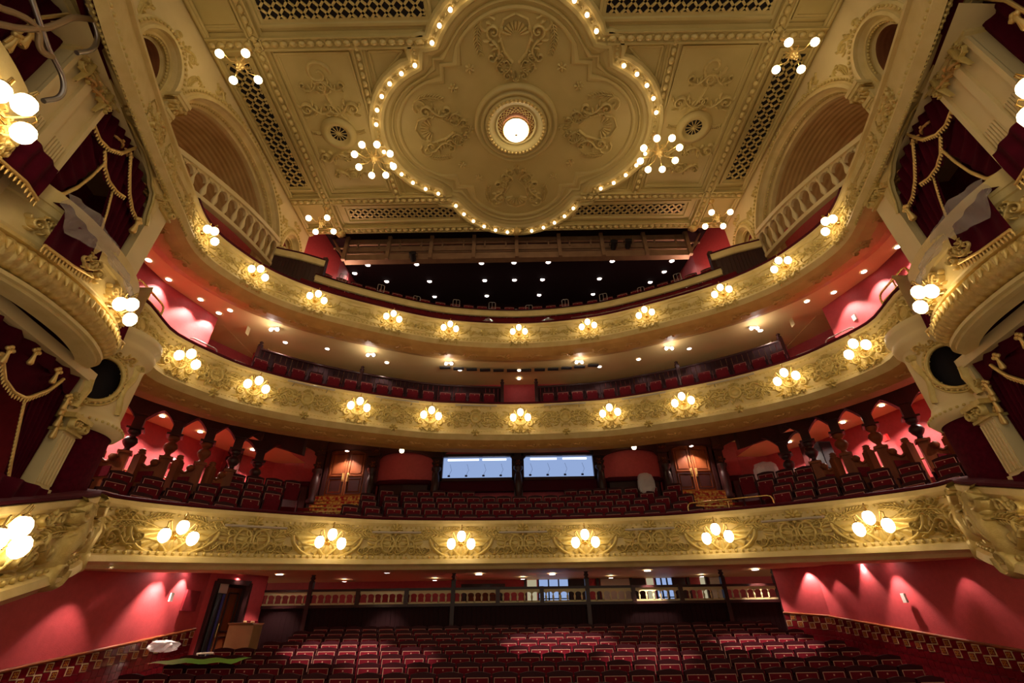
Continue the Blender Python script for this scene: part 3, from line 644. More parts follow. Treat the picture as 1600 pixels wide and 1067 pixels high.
    yb_ = [7.35 + .44 * i for i in range(13)]
    for y in yb_:
        h = zt(y) - zb(y); mb = MB(); mb.lathe([(.07, 0), (.07, .05), (.045, .08), (.05, .12), (.085, h * .3), (.07, h * .42), (.035, h * .62), (.035, h * .8), (.06, h * .86), (.06, h * .9)], 10, Matrix.Translation((bx(y), y, zb(y))))
        mb.box((bx(y), y, zb(y) + h * .95), (.14, .14, h * .1)); make('baluster', mb, 'cream_flat', bal)
    for a, b in zip(yb_, yb_[1:]):
        c = (a + b) / 2; mb = MB(); zz = zt(c); rows = []
        for d in (-.05, .05):
            rows.append([[Vector((bx(c) + d, c - .22 + .44 * i / 8, zt(c - .22 + .44 * i / 8) + .02)) for i in range(9)], [Vector((bx(c) + d, c - .16 * math.cos(PI * i / 8), zz - .2 + .14 * math.sin(PI * i / 8))) for i in range(9)]])
        mb.grid(rows[0], False); mb.grid(rows[1], False); mb.grid([rows[0][1], rows[1][1]], True); make('arch_head', mb, 'cream_flat', bal)
    # boarded slips box beyond the balustrade
    t = thing('slips_box', 'dark boarded enclosure with cream capping at the %s end of the gallery' % nm, 'enclosure', (sx * 8.2, 13.0, 10.4))
    path = catmull([(sx * 9.15, 12.62, 0), (sx * 8.9, 12.72, 0), (sx * 8.3, 12.95, 0), (sx * 7.55, 13.35, 0)], 6)
    nrm = []
    for i, p in enumerate(path):
        tt = (path[min(i + 1, len(path) - 1)] - path[max(i - 1, 0)]).normalized(); nrm.append(Vector((tt.y, -tt.x, 0)) * (1 if sx < 0 else -1))
    for i in range(len(path) - 1):
        a, b = path[i], path[i + 1]; g = (b - a) * .03; mb = MB(); n = nrm[i] * .03
        mb.hexa([a + g + Vector((0, 0, 10.3)), b - g + Vector((0, 0, 10.3)), b - g + n + Vector((0, 0, 10.3)), a + g + n + Vector((0, 0, 10.3)), a + g + Vector((0, 0, 12.0)), b - g + Vector((0, 0, 12.0)), b - g + n + Vector((0, 0, 12.0)), a + g + n + Vector((0, 0, 12.0))]); make('board', mb, 'dark_wood', t)
    mb = MB(); mb.grid([[p - n_ * .02 + Vector((0, 0, 10.3)), p - n_ * .02 + Vector((0, 0, 12.0))] for p, n_ in zip(path, nrm)], True); make('backing', mb, 'board', t)
    mb = MB()
    for (a, za), (b, zb2) in zip([(-.1, 11.97), (.09, 11.97), (.12, 12.0), (.1, 12.26), (-.1, 12.3)], [(.09, 11.97), (.12, 12.0), (.1, 12.26), (-.1, 12.3), (-.1, 11.97)]): mb.grid([[p + n_ * a + Vector((0, 0, za)), p + n_ * b + Vector((0, 0, zb2))] for p, n_ in zip(path, nrm)], True)
    make('capping', mb, 'cream', t)
    mb = MB(); mb.tube([p + n_ * .02 + Vector((0, 0, 12.33)) for p, n_ in zip(path, nrm)], .06, 8); make('padded_rail', mb, 'rail_velvet', t)
    mb = MB(); mb.box((path[-1].x, path[-1].y, 11.3), (.16, .16, 2.3)); make('newel', mb, 'dark_wood', t)
    low = thing('gallery_screen', 'low dark boarded screen stepping down from the %s gallery enclosure' % nm, 'screen', (sx * 6.9, 13.6, 10.3))
    for i in range(9):
        x0 = sx * (7.4 - .16 * i); y0 = 13.42 + .075 * i; mb = MB(); mb.box((x0, y0, 10.55), (.145, .03, .75)); make('board', mb, 'dark_wood', low)
# gallery walls, roof and back
mb = MB()
roofz = lambda y: 16.5 + .36 * (y - 18.2)
mb.add([(-8.6, 14.4, roofz(14.4)), (8.6, 14.4, roofz(14.4)), (10.0, 25, roofz(25)), (-10.0, 25, roofz(25))], [(0, 1, 2, 3)])
for q in (-1, 1): mb.add([(q * 8.6, 14.4, 16.6), (q * 10.4, 14.4, 16.6), (q * 10.4, 25, 21), (q * 8.6, 25, 21)], [(0, 1, 2, 3)]); mb.add([(q * 8.6, 14.4, 15.1), (q * 8.6, 14.4, 16.6), (q * 10.0, 25, 21), (q * 10.0, 25, 18.9)], [(0, 1, 2, 3)])
struct('ceiling', mb, 'roof_black', None, 'black sloping ceiling above the gallery')
mb = MB(); mb.add([(-10.4, 25, 9), (10.4, 25, 9), (10.4, 25, 19.5), (-10.4, 25, 19.5)], [(0, 1, 2, 3)]); struct('wall_back', mb, 'roof_black')
for sx in (-1, 1):
    mb = MB(); mb.add([(sx * 10.0, 14.6, 9), (sx * 9.0, 17.4, 9), (sx * 9.0, 17.4, 18), (sx * 10.0, 14.6, 17)], [(0, 1, 2, 3)]); mb.add([(sx * 9.0, 17.4, 9), (sx * 10.3, 25, 9), (sx * 10.3, 25, 19.5), (sx * 9.0, 17.4, 16.6)], [(0, 1, 2, 3)])
    mb.add([(sx * 9.3, 14.6, 8.6), (sx * 10.0, 14.6, 8.6), (sx * 10.0, 14.6, 17), (sx * 9.3, 14.6, 17)], [(0, 1, 2, 3)])
    struct('wall_%s' % side(sx), mb, 'red_wall', None, 'red gallery side wall')
    l = bpy.data.lights.new('wall_lamp_beam', 'POINT'); l.energy = 160; l.color = (1, .55, .35); l.shadow_soft_size = .1; lo = bpy.data.objects.new('wall_lamp_beam', l); COL.objects.link(lo); lo.location = (sx * 7.9, 16.0, 13.2)  # point light added to warm the gallery side wall; no lamp stands there
# gallery floor steps, inner cream parapet and its rail
mb = T3.sweep([(-.26, -1.0), (-1.15, -1.0), (-1.15, 1.1), (-1.6, .9), (-1.6, 1.3), (-2.4, 1.3), (-2.4, 1.75), (-3.2, 1.75), (-3.2, 2.2), (-4.0, 2.2), (-4.0, 2.65), (-6, 3.0)], -T3.s_at(7.2), T3.s_at(7.2)); struct('floor', mb, 'carpet', None, 'dark stepped gallery floor')
mb = T3.sweep([(-1.12, 1.12), (-1.06, 1.14), (-1.08, 1.36), (-1.04, 1.40), (-1.2, 1.44), (-1.26, 1.38)], -T3.s_at(6.9), T3.s_at(6.9)); o = struct('parapet', mb, 'cream', None, 'cream parapet inside the gallery')
mb = T3.sweep([(-1.02, 1.43), (-1.05, 1.48), (-1.22, 1.48), (-1.26, 1.43)], -T3.s_at(6.9), T3.s_at(6.9)); make('velvet_rail', mb, 'rail_velvet', o)
# steel gantry hanging behind the ceiling edge
t = thing('lighting_gantry', 'long tan steel lighting gantry hanging behind the back edge of the ceiling', 'gantry', (0, 15.4, 14.0))
GX = 7.75
for z, h, d in ((14.18, .34, .3), (14.72, .3, .2), (15.22, .2, .2)): mb = MB(); mb.box((0, 15.3, z), (GX * 2, d, h)); make('beam', mb, 'gantry', t)
for z in (14.42, 14.98): mb = MB(); mb.tube([(-GX, 15.15, z), (GX, 15.15, z)], .022, 6); make('rail', mb, 'gantry', t)
for i in range(9): x = -GX + 2 * GX * i / 8; mb = MB(); mb.box((x, 15.12, 14.75), (.16, .16, 1.5)); make('post', mb, 'gantry', t)
for i in range(16): x = -GX + 2 * GX * (i + .5) / 16; mb = MB(); mb.box((x, 15.2, 14.98), (.07, .07, .5)); make('strut', mb, 'gantry', t)
for sx in (-1, 1):
    for k, (x0, z0, x1, z1) in enumerate(((7.75, 14.1, 8.6, 15.6), (7.75, 14.9, 8.4, 14.9), (7.75, 14.3, 8.3, 14.9))): mb = MB(); mb.tube([(sx * x0, 15.3, z0), (sx * x1, 15.3, z1)], .05, 6); make('brace', mb, 'gantry', t)
for i, (x, z) in enumerate(((-4.6, 13.98), (4.35, 14.5), (5.0, 14.55))):
    t = thing('stage_spotlight', ['small black spotlight hanging under the left half of the gantry', 'black spotlight clamped inside the gantry right of centre, nearer the middle', 'black spotlight clamped inside the gantry right of centre, nearer the right wall'][i], 'spotlight', (x, 15.0, z))
    mb = MB(); M4 = Matrix.Translation((x, 14.98, z)) @ Matrix.Rotation(1.1, 4, 'X'); mb.lathe([(.10, -.2), (.13, -.1), (.13, .12), (.16, .14), (.16, .22)], 12, M4); make('lamp_body', mb, 'black', t)
    make('yoke', MB().tube([(x - .17, 15.0, z), (x - .17, 15.0, z + .22), (x + .17, 15.0, z + .22), (x + .17, 15.0, z)], .015, 5), 'black', t)

# ================================================================ MIDDLE BALCONY ROOM
RX, RY = 10.55, 17.6
def rectpt(p, rx, ry, c=(0, 7.0)):
    dx, dy = p[0] - c[0], p[1] - c[1]; k = min([abs(rx / dx) if abs(dx) > 1e-6 else 1e9] + [((ry - c[1]) / dy) if dy > 1e-6 else 1e9]); return c[0] + dx * k, c[1] + dy * k
def plate(T, n, rx, ry, zf, s0=None, step=.4, c=(0, 7.0)):
    s0 = T.L if s0 is None else s0; k = int(2 * s0 / step); rows = []
    for i in range(k + 1):
        s = -s0 + 2 * s0 * i / k; p = T.pt(s, n, 0); q = rectpt(p, rx, ry, c); rows.append([Vector((p.x, p.y, zf(p.x, p.y))), Vector((q[0], q[1], zf(*q)))])
    mb = MB(); mb.grid(rows, False); return mb
zc2 = lambda x, y: 8.93 - .02 * (14.5 - y) if y < 14.5 else 8.93
struct('ceiling', plate(T3, -.95, RX, RY, zc2, s_aty(T3, 7.3)), 'soffit', None, 'yellow ceiling over the middle balcony')
mb = MB(); pl = [(-10.85, 7.0), (-10.75, 9.6), (-10.05, 12.3), (-11.4, 12.9), (-10.2, 15.0), (-8.6, 16.9), (-6, 17.6), (6, 17.6), (8.6, 16.9), (10.2, 15.0), (11.4, 12.9), (10.05, 12.3), (10.75, 9.6), (10.85, 7.0)]
mb.grid([[Vector((x, y, 7.0)), Vector((x, y, 9.0))] for x, y in pl], False); w2 = struct('wall_back', mb, 'red_wall', None, 'red walls around the middle balcony')
mb = MB(); mb.box((-11.6, 14.2, 8.9), (3, 3, .02)); mb.box((11.6, 14.2, 8.9), (3, 3, .02)); make('alcove_ceiling', mb, 'soffit', w2)
for sx in (-1, 1): # dark doorway recess in the side wall
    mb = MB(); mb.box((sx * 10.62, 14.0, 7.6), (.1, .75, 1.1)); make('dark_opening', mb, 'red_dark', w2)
struct('floor', T2.sweep([(-.26, -.08), (-1.75, -.08)]), 'carpet', None, 'carpeted floor of the middle balcony')
# boarded partition behind the single row of seats
def partition(s0, s1, sx, n=-1.55):
    t = thing('boarded_partition', 'dark boarded partition behind the middle balcony seats, %s of the centre gap' % side(sx), 'partition', T2.pt((s0 + s1) / 2 * sx, n, -.95))
    k = int((s1 - s0) / .155)
    for i in range(k):
        a = T2.pt((s0 + (s1 - s0) * (i + .04) / k) * sx, n, 0); b = T2.pt((s0 + (s1 - s0) * (i + .96) / k) * sx, n, 0); zt_ = 1.42 + (.10 * (i / k)); d = (b - a).cross(Vector((0, 0, 1))).normalized() * .025
        mb = MB(); mb.hexa([a + Vector((0, 0, -.9)), b + Vector((0, 0, -.9)), b + d + Vector((0, 0, -.9)), a + d + Vector((0, 0, -.9)), a + Vector((0, 0, zt_)), b + Vector((0, 0, zt_)), b + d + Vector((0, 0, zt_)), a + d + Vector((0, 0, zt_))])
        make('board', mb, 'board', t)
    for s in (s0, s0 + (s1 - s0) * .62, s1):
        p = T2.pt(s * sx, n, 0); mb = MB(); mb.box((p.x, p.y, p.z + .35), (.13, .13, 2.6)); mb.lathe([(.07, 0), (.09, .05), (.04, .09), (.07, .16), (.0, .22)], 10, Matrix.Translation((p.x, p.y, p.z + 1.65))); make('newel', mb, 'dark_wood', t)
    mb = MB(); mb.tube([T2.pt((s0 + (s1 - s0) * i / 30) * sx, n, 1.46 + .1 * i / 30) for i in range(31)], .05, 6); make('cap_rail', mb, 'dark_wood', t)
sP = s_aty(T2, 12.4)
for sx in (-1, 1): partition(.62, sP, sx)
# dark recesses in the back wall above the partition
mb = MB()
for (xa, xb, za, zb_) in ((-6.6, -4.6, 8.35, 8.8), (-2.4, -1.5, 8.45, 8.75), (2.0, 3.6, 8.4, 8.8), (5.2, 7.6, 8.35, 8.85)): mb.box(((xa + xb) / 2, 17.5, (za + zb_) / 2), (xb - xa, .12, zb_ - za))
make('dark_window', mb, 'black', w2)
mb = MB()
for i in range(12):
    s = -2.6 + 5.2 * i / 11; a = T3.pt(s, -1.6, -1.17); mb.box((a.x, a.y, a.z), (.42, .16, .05))
tag(make('ceiling_duct', mb, 'dark_grey'), 'long narrow grey ventilation slot in the ceiling above the centre seats', 'vent')

# ================================================================ LOWEST BALCONY ROOM (back wall with doors and windows)
zc1 = lambda x, y: 5.62 + .27 * max(0, y - 15.9) if abs(x) < 30 else 0
rows = []
for i in range(81):
    s_ = -T2.L + 2 * T2.L * i / 80; p = T2.pt(s_, -.95, -1.40, True); q = rectpt(p, 13.4, 19.2); dd = math.hypot(q[0] - p.x, q[1] - p.y); rows.append([Vector((p.x, p.y, p.z - .0)), Vector((p.x + (q[0] - p.x) * .35, p.y + (q[1] - p.y) * .35, p.z + .40 * dd * .35)), Vector((q[0], q[1], p.z + .40 * dd))])
mb = MB(); mb.grid(rows, True); struct('ceiling', mb, 'soffit', None, 'yellow ceiling over the lowest balcony')
pl = [(-13.3, 8.5), (-13.0, 12.0), (-12.2, 14.6), (-11.4, 17.0), (-10.2, 18.6), (-9.2, 19.05), (9.2, 19.05), (10.2, 18.6), (11.4, 17.0), (12.2, 14.6), (13.0, 12.0), (13.3, 8.5)]
mb = MB(); mb.grid([[Vector((x, y, 1.8)), Vector((x, y, 7.3))] for x, y in pl], False); w1 = struct('wall_back', mb, 'red_wall', None, 'red walls around the lowest balcony')
st = [(-.26, -.95), (-.95, -.95)]; z = -.74; n = -.95
for k in range(6): st += [(n, z), (n - .52, z)]; n -= .52; z += .33
mb = T1.sweep(st + [(-6.2, st[-1][1])]); struct('floor', mb, 'carpet', None, 'red carpeted stepped floor of the lowest balcony')
# dark timber arcade along the back wall
t = thing('timber_arcade', 'dark carved timber arcade of pilasters and shallow arches along the back wall', 'arcade', (0, 18.5, 3.6))
px = [-11.0, -8.35, -6.1, -3.45, -.1, 3.25, 5.95, 8.25, 11.0]
Y0 = 18.75
for x in px:
    yy = Y0 if abs(x) < 10 else 17.1; mb = MB(); mb.box((x, yy, 5.4), (.34, .3, 3.9)); mb.box((x, yy - .06, 6.0 + .04 * abs(x)), (.46, .4, .14)); mb.box((x, yy - .06, 5.85), (.4, .34, .06))
    mb.lathe([(.17, 4.3), (.2, 4.4), (.12, 4.5), (.15, 4.7), (.19, 5.0), (.15, 5.3), (.1, 5.45), (.2, 5.55), (.2, 5.65)], 12, Matrix.Translation((x, yy - .2, 0))); o = make('pilaster', mb, 'dark_wood', t)
    mb = MB(); sf = lambda a, b, d, x=x, yy=yy: Vector((x + a, yy - .16 - d, b)); m_rosette(mb, sf, 0, 5.85, .13, .06, 6); m_scroll(mb, sf, 0, 6.4, .16, 1, 1, .05); make('carving', mb, 'wood', o)
zt_ = lambda x: 6.62
for a, b in zip(px, px[1:]):
    ya = Y0 if abs(a) < 10 else 17.1; yb = Y0 if abs(b) < 10 else 17.1; mb = MB(); n = 16; top = []; bot = []
    for i in range(n + 1):
        q = i / n; x = a + .17 + (b - a - .34) * q; y = ya + (yb - ya) * q; top.append((x, y, 7.6)); bot.append((x, y, (5.95 if max(abs(a), abs(b)) < 3.6 else 5.75) + .06 * abs(x) + .36 * math.sqrt(max(0, 1 - (2 * q - 1) ** 2))))
    for d in (-.1, .1): mb.grid([[Vector((x, y + d, z)) for x, y, z in top], [Vector((x, y + d, z)) for x, y, z in bot]], False)
    mb.grid([[Vector((x, y - .1, z)) for x, y, z in bot], [Vector((x, y + .1, z)) for x, y, z in bot]], True); make('arch', mb, 'dark_wood', t)
# openings between the pilasters: red rear panels with cream lunette, padded ledge
for i, (a, b) in enumerate(((-10.8, -8.45), (-5.95, -3.6), (3.4, 5.8), (8.4, 10.8))):
    mb = MB(); mb.box(((a + b) / 2, 18.98, 6.3 + .045 * abs(a + b) / 2 + .3), (b - a - .1, .04, .6)); make('lunette', mb, 'soffit', w1)
    nm = ['far left', 'left', 'right', 'far right'][i]; c = (a + b) / 2
    t = thing('padded_ledge', 'padded ledge below the %s red panel behind the lowest balcony' % nm, 'ledge', (c, 18.5, 4.9), 'padded ledges on the back wall')
    mb = MB(); mb.tube([(a + .1, 18.8, 5.1), (a + .2, 18.66, 5.1), (c, 18.56, 5.1), (b - .2, 18.66, 5.1), (b - .1, 18.8, 5.1)], .1, 8); make('padding', mb, 'rail_velvet', t)
    mb = MB(); mb.grid([[Vector((x, y, 4.1)), Vector((x, y, 5.02))] for x, y in ((a + .1, 18.85), (a + .2, 18.7), (c, 18.6), (b - .2, 18.7), (b - .1, 18.85))], False); make('ledge_front', mb, 'dark_wood', t)
def relief_box(mb, c, d): mb.box(c, d)
def double_door(name, lab, cx, y, z0, wd, ht, parent=None):
    d = thing(name, lab, None, (cx, y, z0), kind='structure')
    mb = MB(); 
    for q in (-1, 1): mb.box((cx + q * (wd / 2 + .07), y, z0 + ht / 2), (.14, .22, ht + .1))
    mb.box((cx, y, z0 + ht + .08), (wd + .36, .26, .2)); make('door_frame', mb, 'dark_wood', d)
    for q in (-1, 1):
        x = cx + q * wd / 4; mb = MB(); mb.box((x, y + .02, z0 + ht / 2), (wd / 2 - .02, .06, ht)); leaf = make('door_leaf', mb, 'wood', d)
        for (za, zb_) in ((.1, .40), (.46, .92)):
            mb = MB(); zz0, zz1 = z0 + ht * za, z0 + ht * zb_; w2_ = wd / 2 - .2
            for (c, s) in (((x, y - .03, zz0), (w2_, .05, .05)), ((x, y - .03, zz1), (w2_, .05, .05)), ((x - w2_ / 2, y - .03, (zz0 + zz1) / 2), (.05, .05, zz1 - zz0)), ((x + w2_ / 2, y - .03, (zz0 + zz1) / 2), (.05, .05, zz1 - zz0))): mb.box(c, s)
            mb.box((x, y - .015, (zz0 + zz1) / 2), (w2_ - .16, .04, zz1 - zz0 - .16)); make('door_panel', mb, 'wood' if za > .3 else 'dark_wood', leaf)
        mb = MB(); mb.box((cx + q * .1, y - .05, z0 + ht * .42), (.09, .03, .34)); mb.tube([(cx + q * .1, y - .12, z0 + ht * .42 - .1), (cx + q * .1, y - .12, z0 + ht * .42 + .1)], .02, 6); mb.box((cx + q * .1, y - .08, z0 + ht * .42 + .1), (.03, .08, .03)); mb.box((cx + q * .1, y - .08, z0 + ht * .42 - .1), (.03, .08, .03)); make('brass_handle', mb, 'gold', leaf)
    return d
for i, cx in enumerate((-7.2, 7.1)):
    double_door('door_%d' % (i + 1), 'panelled wooden double door on the %s of the lowest balcony back wall' % side(-1 if i == 0 else 1), cx, 18.75, 4.52, 1.55, 2.0)
    mb = MB(); mb.box((cx, 18.9, 6.9), (1.6, .04, .5)); make('lunette', mb, 'soffit', w1)
    # carpeted aisle steps
    t = thing('aisle_steps', 'gold and red patterned carpeted steps below the %s double door' % side(-1 if i == 0 else 1), 'steps', (cx, 17.8, 3.0))
    for k in range(5): mb = MB(); x_ = cx - (.25 if i == 0 else -.1) * (k / 3) * 0; mb.box((cx + (.12 if i == 0 else -.12), 17.05 + k * .36 + .3, 3.55 + k * .2 - .6), (1.75, .9 if k < 4 else 1.6, 1.4)); q_ = make('step', mb, 'carpet_pattern', t); mb = MB(); yf = 17.05 + k * .36 + .3 - (.45 if k < 4 else .8); mb.box((cx + (.12 if i == 0 else -.12), yf, 3.55 + k * .2 + .09), (1.75, .04, .03)); make('nosing', mb, 'brass', q_)
# control-room windows
for i, (a, b) in enumerate(((-3.21, -.36), (.14, 3.0))):
    cx = (a + b) / 2; d = thing('window_%d' % (i + 1), 'long blue-lit control room window %s of centre' % side(-1 if i == 0 else 1), None, (cx, 18.7, 5.2), kind='structure')
    mb = MB(); mb.box((cx, 18.78, 5.68), (b - a, .02, .92)); make('pane', mb, 'window_glow', d)
    mb = MB()
    for (c, s) in (((cx, 18.7, 6.18), (b - a + .2, .2, .12)), ((cx, 18.7, 5.18), (b - a + .2, .2, .12)), ((a - .05, 18.7, 5.68), (.1, .2, 1.1)), ((b + .05, 18.7, 5.68), (.1, .2, 1.1))): mb.box(c, s)
    make('window_frame', mb, 'dark_wood', d)
    mb = MB(); mb.box((cx - .6, 18.76, 6.03), (1.3 if i == 0 else 1.1, .03, .07)); mb.box((cx + .7, 18.76, 6.03), (1.0, .03, .07)); make('tube_light', mb, 'tube_glow', d)
    for k in range(4):
        x = a + (b - a) * (k + .5) / 4 - .1; mb = MB(); mb.box((x, 18.75, 5.36), (.1, .02, .07)); mb.tube([(x, 18.76, 5.4), (x + .1, 18.76, 5.6), (x + .02, 18.76, 5.85)], .006, 4); make('equipment', mb, 'blue_cover', d)
    mb = MB(); mb.box((cx, 18.72, 6.42), (b - a - .1, .1, .36)); make('lunette', mb, 'red_wall', d)
    mb = MB(); mb.box((cx, 18.78, 4.92), (b - a + .3, .24, .42)); tag(make('window_bench', mb, 'rail_velvet'), 'dark red velvet covered ledge below the %s control room window' % side(-1 if i == 0 else 1), 'ledge')

# ================================================================ STALLS
flz = lambda y: -.7 - .13 * (17 - y)
mb = MB(); mb.add([(-11, 2, flz(2)), (11, 2, flz(2)), (11, 17, flz(17)), (-11, 17, flz(17))], [(0, 1, 2, 3)]); mb.add([(-13, 17, -.7), (13, 17, -.7), (13, 20.2, -.7), (-13, 20.2, -.7)], [(0, 1, 2, 3)])
struct('floor', mb, 'carpet', None, 'dark red carpeted sloping stalls floor')
SC = plate(T1, -1.05, 14.5, 20.2, lambda x, y: 1.62 - .085 * max(0, 15.2 - y)); struct('ceiling', SC, 'soffit', None, 'ceiling under the lowest balcony')
WR = [(9.9, 4.0), (9.62, 8.5), (9.55, 10.6), (9.15, 16.0), (8.3, 17.0)]
for sx in (-1, 1):
    P = WR if sx > 0 else [(9.9, 4.0), (9.62, 9.0), (9.6, 10.6), (9.35, 15.1)]
    mb = MB(); rows = [[Vector((sx * x, y, flz(min(y, 17)))), Vector((sx * x, y, 1.75))] for x, y in P]; mb.grid(rows, False)
    wall = struct('wall_%s' % side(sx), mb, 'red_wall', None, 'red stalls side wall with tiled dado')
    # glazed tile dado: patterned tiles staggered in the two top rows, plain maroon below
    tl = .165; segs = list(zip(P[1:], P[2:])) if sx > 0 else list(zip(P[1:], P[2:]))
    back = MB(); cap = MB(); plain = MB(); rest = MB(); count = 0; tile0 = pat0 = None
    for (x0, y0), (x1, y1) in segs:
        L = math.hypot(x1 - x0, y1 - y0); n = round(L / tl); ux, uy = (x1 - x0) / L, (y1 - y0) / L; nx = -uy; ny = ux
        if nx * -x0 + ny * (9 - y0) < 0: nx, ny = -nx, -ny
        ang = math.atan2(uy, ux * sx)
        for i in range(n):
            t = (i + .5) / n * L; x = x0 + ux * t; y = y0 + uy * t
            for j in range(8):
                if j > 1 and y < 9: continue
                z = flz(min(y, 17)) + 1.03 - tl * (j + .5); pat = j < 2 and (i + j) % 2 == 0
                c = Vector((sx * (x + nx * .03), y + ny * .03, z))
                sl = math.atan(.13 * uy) ; Mx = Matrix.Translation(c) @ Matrix.Rotation(ang if sx > 0 else ang, 4, 'Z')
                if pat:
                    if pat0 is None:
                        q = MB(); q.box((0, 0, 0), (tl * .94, .02, tl * .94)); pat0 = make('patterned_tile', q, 'tile_border', wall); q = MB(); q.box((0, -.012, 0), (tl * .7, .012, tl * .7)); q.box((0, .012, 0), (tl * .7, .012, tl * .7)); f0 = make('tile_centre', q, 'tile_red', pat0)
                        q = MB()
                        for e in (-1, 1):
                            for g in (-1, 1): q.box((e * tl * .15, 0, g * tl * .15), (tl * .2, .04, tl * .2))
                        q.box((0, 0, 0), (tl * .12, .042, tl * .12)); g0 = make('tile_motif', q, 'tile_ochre', pat0); pat0.matrix_local = Mx
                    else:
                        p = pat0.copy(); COL.objects.link(p); p.matrix_local = Mx
                        for ch in (f0, g0): d = ch.copy(); COL.objects.link(d); d.parent = p
                else:
                    if count < 290 and j < 5:
                        if tile0 is None: q = MB(); q.box((0, 0, 0), (tl * .94, .02, tl * .94)); tile0 = make('maroon_tile', q, 'tile_red', wall); p = tile0
                        else: p = tile0.copy(); COL.objects.link(p)
                        p.matrix_local = Mx; count += 1
                    else: rest.box((0, 0, 0), (tl * .94, .02, tl * .94), Mx)
        for k in range(2): pass
        pa = Vector((sx * (x0 + nx * .012), y0 + ny * .012, 0)); pb = Vector((sx * (x1 + nx * .012), y1 + ny * .012, 0)); za, zb2 = flz(min(y0, 17)), flz(min(y1, 17))
        back.add([pa + Vector((0, 0, za)), pb + Vector((0, 0, zb2)), pb + Vector((0, 0, zb2 + 1.04)), pa + Vector((0, 0, za + 1.04))], [(0, 1, 2, 3)])
        cap.tube([pa + Vector((sx * nx * .03, ny * .03, za + 1.06)), pb + Vector((sx * nx * .03, ny * .03, zb2 + 1.06))], .035, 6)
    make('grout', back, 'grout', wall); make('dado_rail', cap, 'wood', wall); o = make('maroon_tiles', rest, 'tile_red', wall); o['kind'] = 'stuff'
# left back corner: doorway with open door, short tiled wall, dark niche
mb = MB()
for (x0, y0, x1, y1, za, zb2) in ((-9.35, 15.1, -9.25, 15.35, -1, 1.7), (-8.75, 16.35, -8.55, 17.05, -1, 1.7), (-9.25, 15.35, -8.75, 16.35, 1.32, 1.7)): mb.add([(x0, y0, za), (x1, y1, za), (x1, y1, zb2), (x0, y0, zb2)], [(0, 1, 2, 3)])
struct('wall_back', mb, 'red_wall', None, 'red wall around the stalls side door')
mb = MB(); mb.add([(-10.2, 15.4, -1), (-9.3, 17.4, -1), (-9.3, 17.4, 1.7), (-10.2, 15.4, 1.7)], [(0, 1, 2, 3)]); struct('wall_left', mb, 'dark_wood', None, 'dark lobby wall beyond the stalls side door')
d = thing('door_3', 'dark doorway with open wooden door at the left rear corner of the stalls', None, (-9.0, 15.85, -.85), kind='structure')
def beam3(mb, a, b, wx=.09): 
    a = Vector(a); b = Vector(b); mb.tube([a, b], wx, 4, smooth=False)
mb = MB(); beam3(mb, (-9.25, 15.35, -.9), (-9.25, 15.35, 1.34)); beam3(mb, (-8.75, 16.35, -.8), (-8.75, 16.35, 1.34)); beam3(mb, (-9.25, 15.35, 1.34), (-8.75, 16.35, 1.34)); make('door_frame', mb, 'dark_wood', d)
dv = Vector((.447, .894, 0)); nv = Vector((.894, -.447, 0)); o0 = Vector((-9.2, 15.45, 0))
def dp(a, n, z): return o0 + dv * a + nv * n + Vector((0, 0, z))
mb = MB(); mb.hexa([dp(.36, -.1, -.85), dp(.98, -.28, -.85), dp(.98, -.33, -.85), dp(.36, -.15, -.85), dp(.36, -.1, 1.2), dp(.98, -.28, 1.2), dp(.98, -.33, 1.2), dp(.36, -.15, 1.2)]); lf = make('door_leaf', mb, 'wood', d)
for za, zb2 in ((-.7, -.1), (.05, 1.05)):
    mb = MB(); q = [dp(.48, -.12, za), dp(.86, -.23, za), dp(.86, -.23, zb2), dp(.48, -.12, zb2)]
    for k in range(4): mb.tube([q[k], q[(k + 1) % 4]], .025, 5)
    make('door_panel', mb, 'dark_wood', lf)
mb = MB(); mb.hexa([dp(.02, .06, -.85), dp(.34, -.05, -.85), dp(.34, -.1, -.85), dp(.02, .01, -.85), dp(.02, .06, 1.02), dp(.34, -.05, 1.02), dp(.34, -.1, 1.02), dp(.02, .01, 1.02)]); l2 = make('door_leaf', mb, 'dark_grey', d)
mb = MB(); mb.tube([dp(.2, .03, -.82), dp(.22, .02, 1.0)], .03, 6); make('blue_strip', mb, 'blue_cover', l2)
mb = MB(); mb.tube([dp(.33, .0, -.1), dp(.33, .0, .25)], .018, 6); make('brass_handle', mb, 'brass', l2)
mb = MB(); mb.hexa([dp(.02, .06, 1.03), dp(.34, -.05, 1.03), dp(.34, -.1, 1.03), dp(.02, .01, 1.03), dp(.02, .06, 1.3), dp(.34, -.05, 1.3), dp(.34, -.1, 1.3), dp(.02, .01, 1.3)]); make('fanlight', mb, 'pale_panel', d)
mb = MB(); mb.box((-9.33, 14.5, .78), (.06, .62, .5)); make('dark_niche', mb, 'red_dark', bpy.data.objects['door_3'])
tn = MB()
tw = struct('dado', MB().box((-8.66, 16.7, -.15), (.04, .02, .02)), 'grout', None, 'short tiled dado right of the stalls side door')
for i in range(4):
    for j in range(6):
        t = .1 + .165 * i; z = .33 - .165 * (j + .5); x, y = -8.74 + .28 * t + .02, 16.4 + .95 * t; pat = j < 2 and (i + j) % 2 == 0; Mx = Matrix.Translation((x, y, z)) @ Matrix.Rotation(math.atan2(.95, .28), 4, 'Z')
        q = MB(); q.box((0, 0, 0), (.155, .03, .155), Mx); o = make('patterned_tile' if pat else 'maroon_tile', q, 'tile_border' if pat else 'tile_red', tw)
        if pat: q = MB(); q.box((0, 0, 0), (.11, .04, .11), Mx); make('tile_motif', q, 'tile_ochre', o)
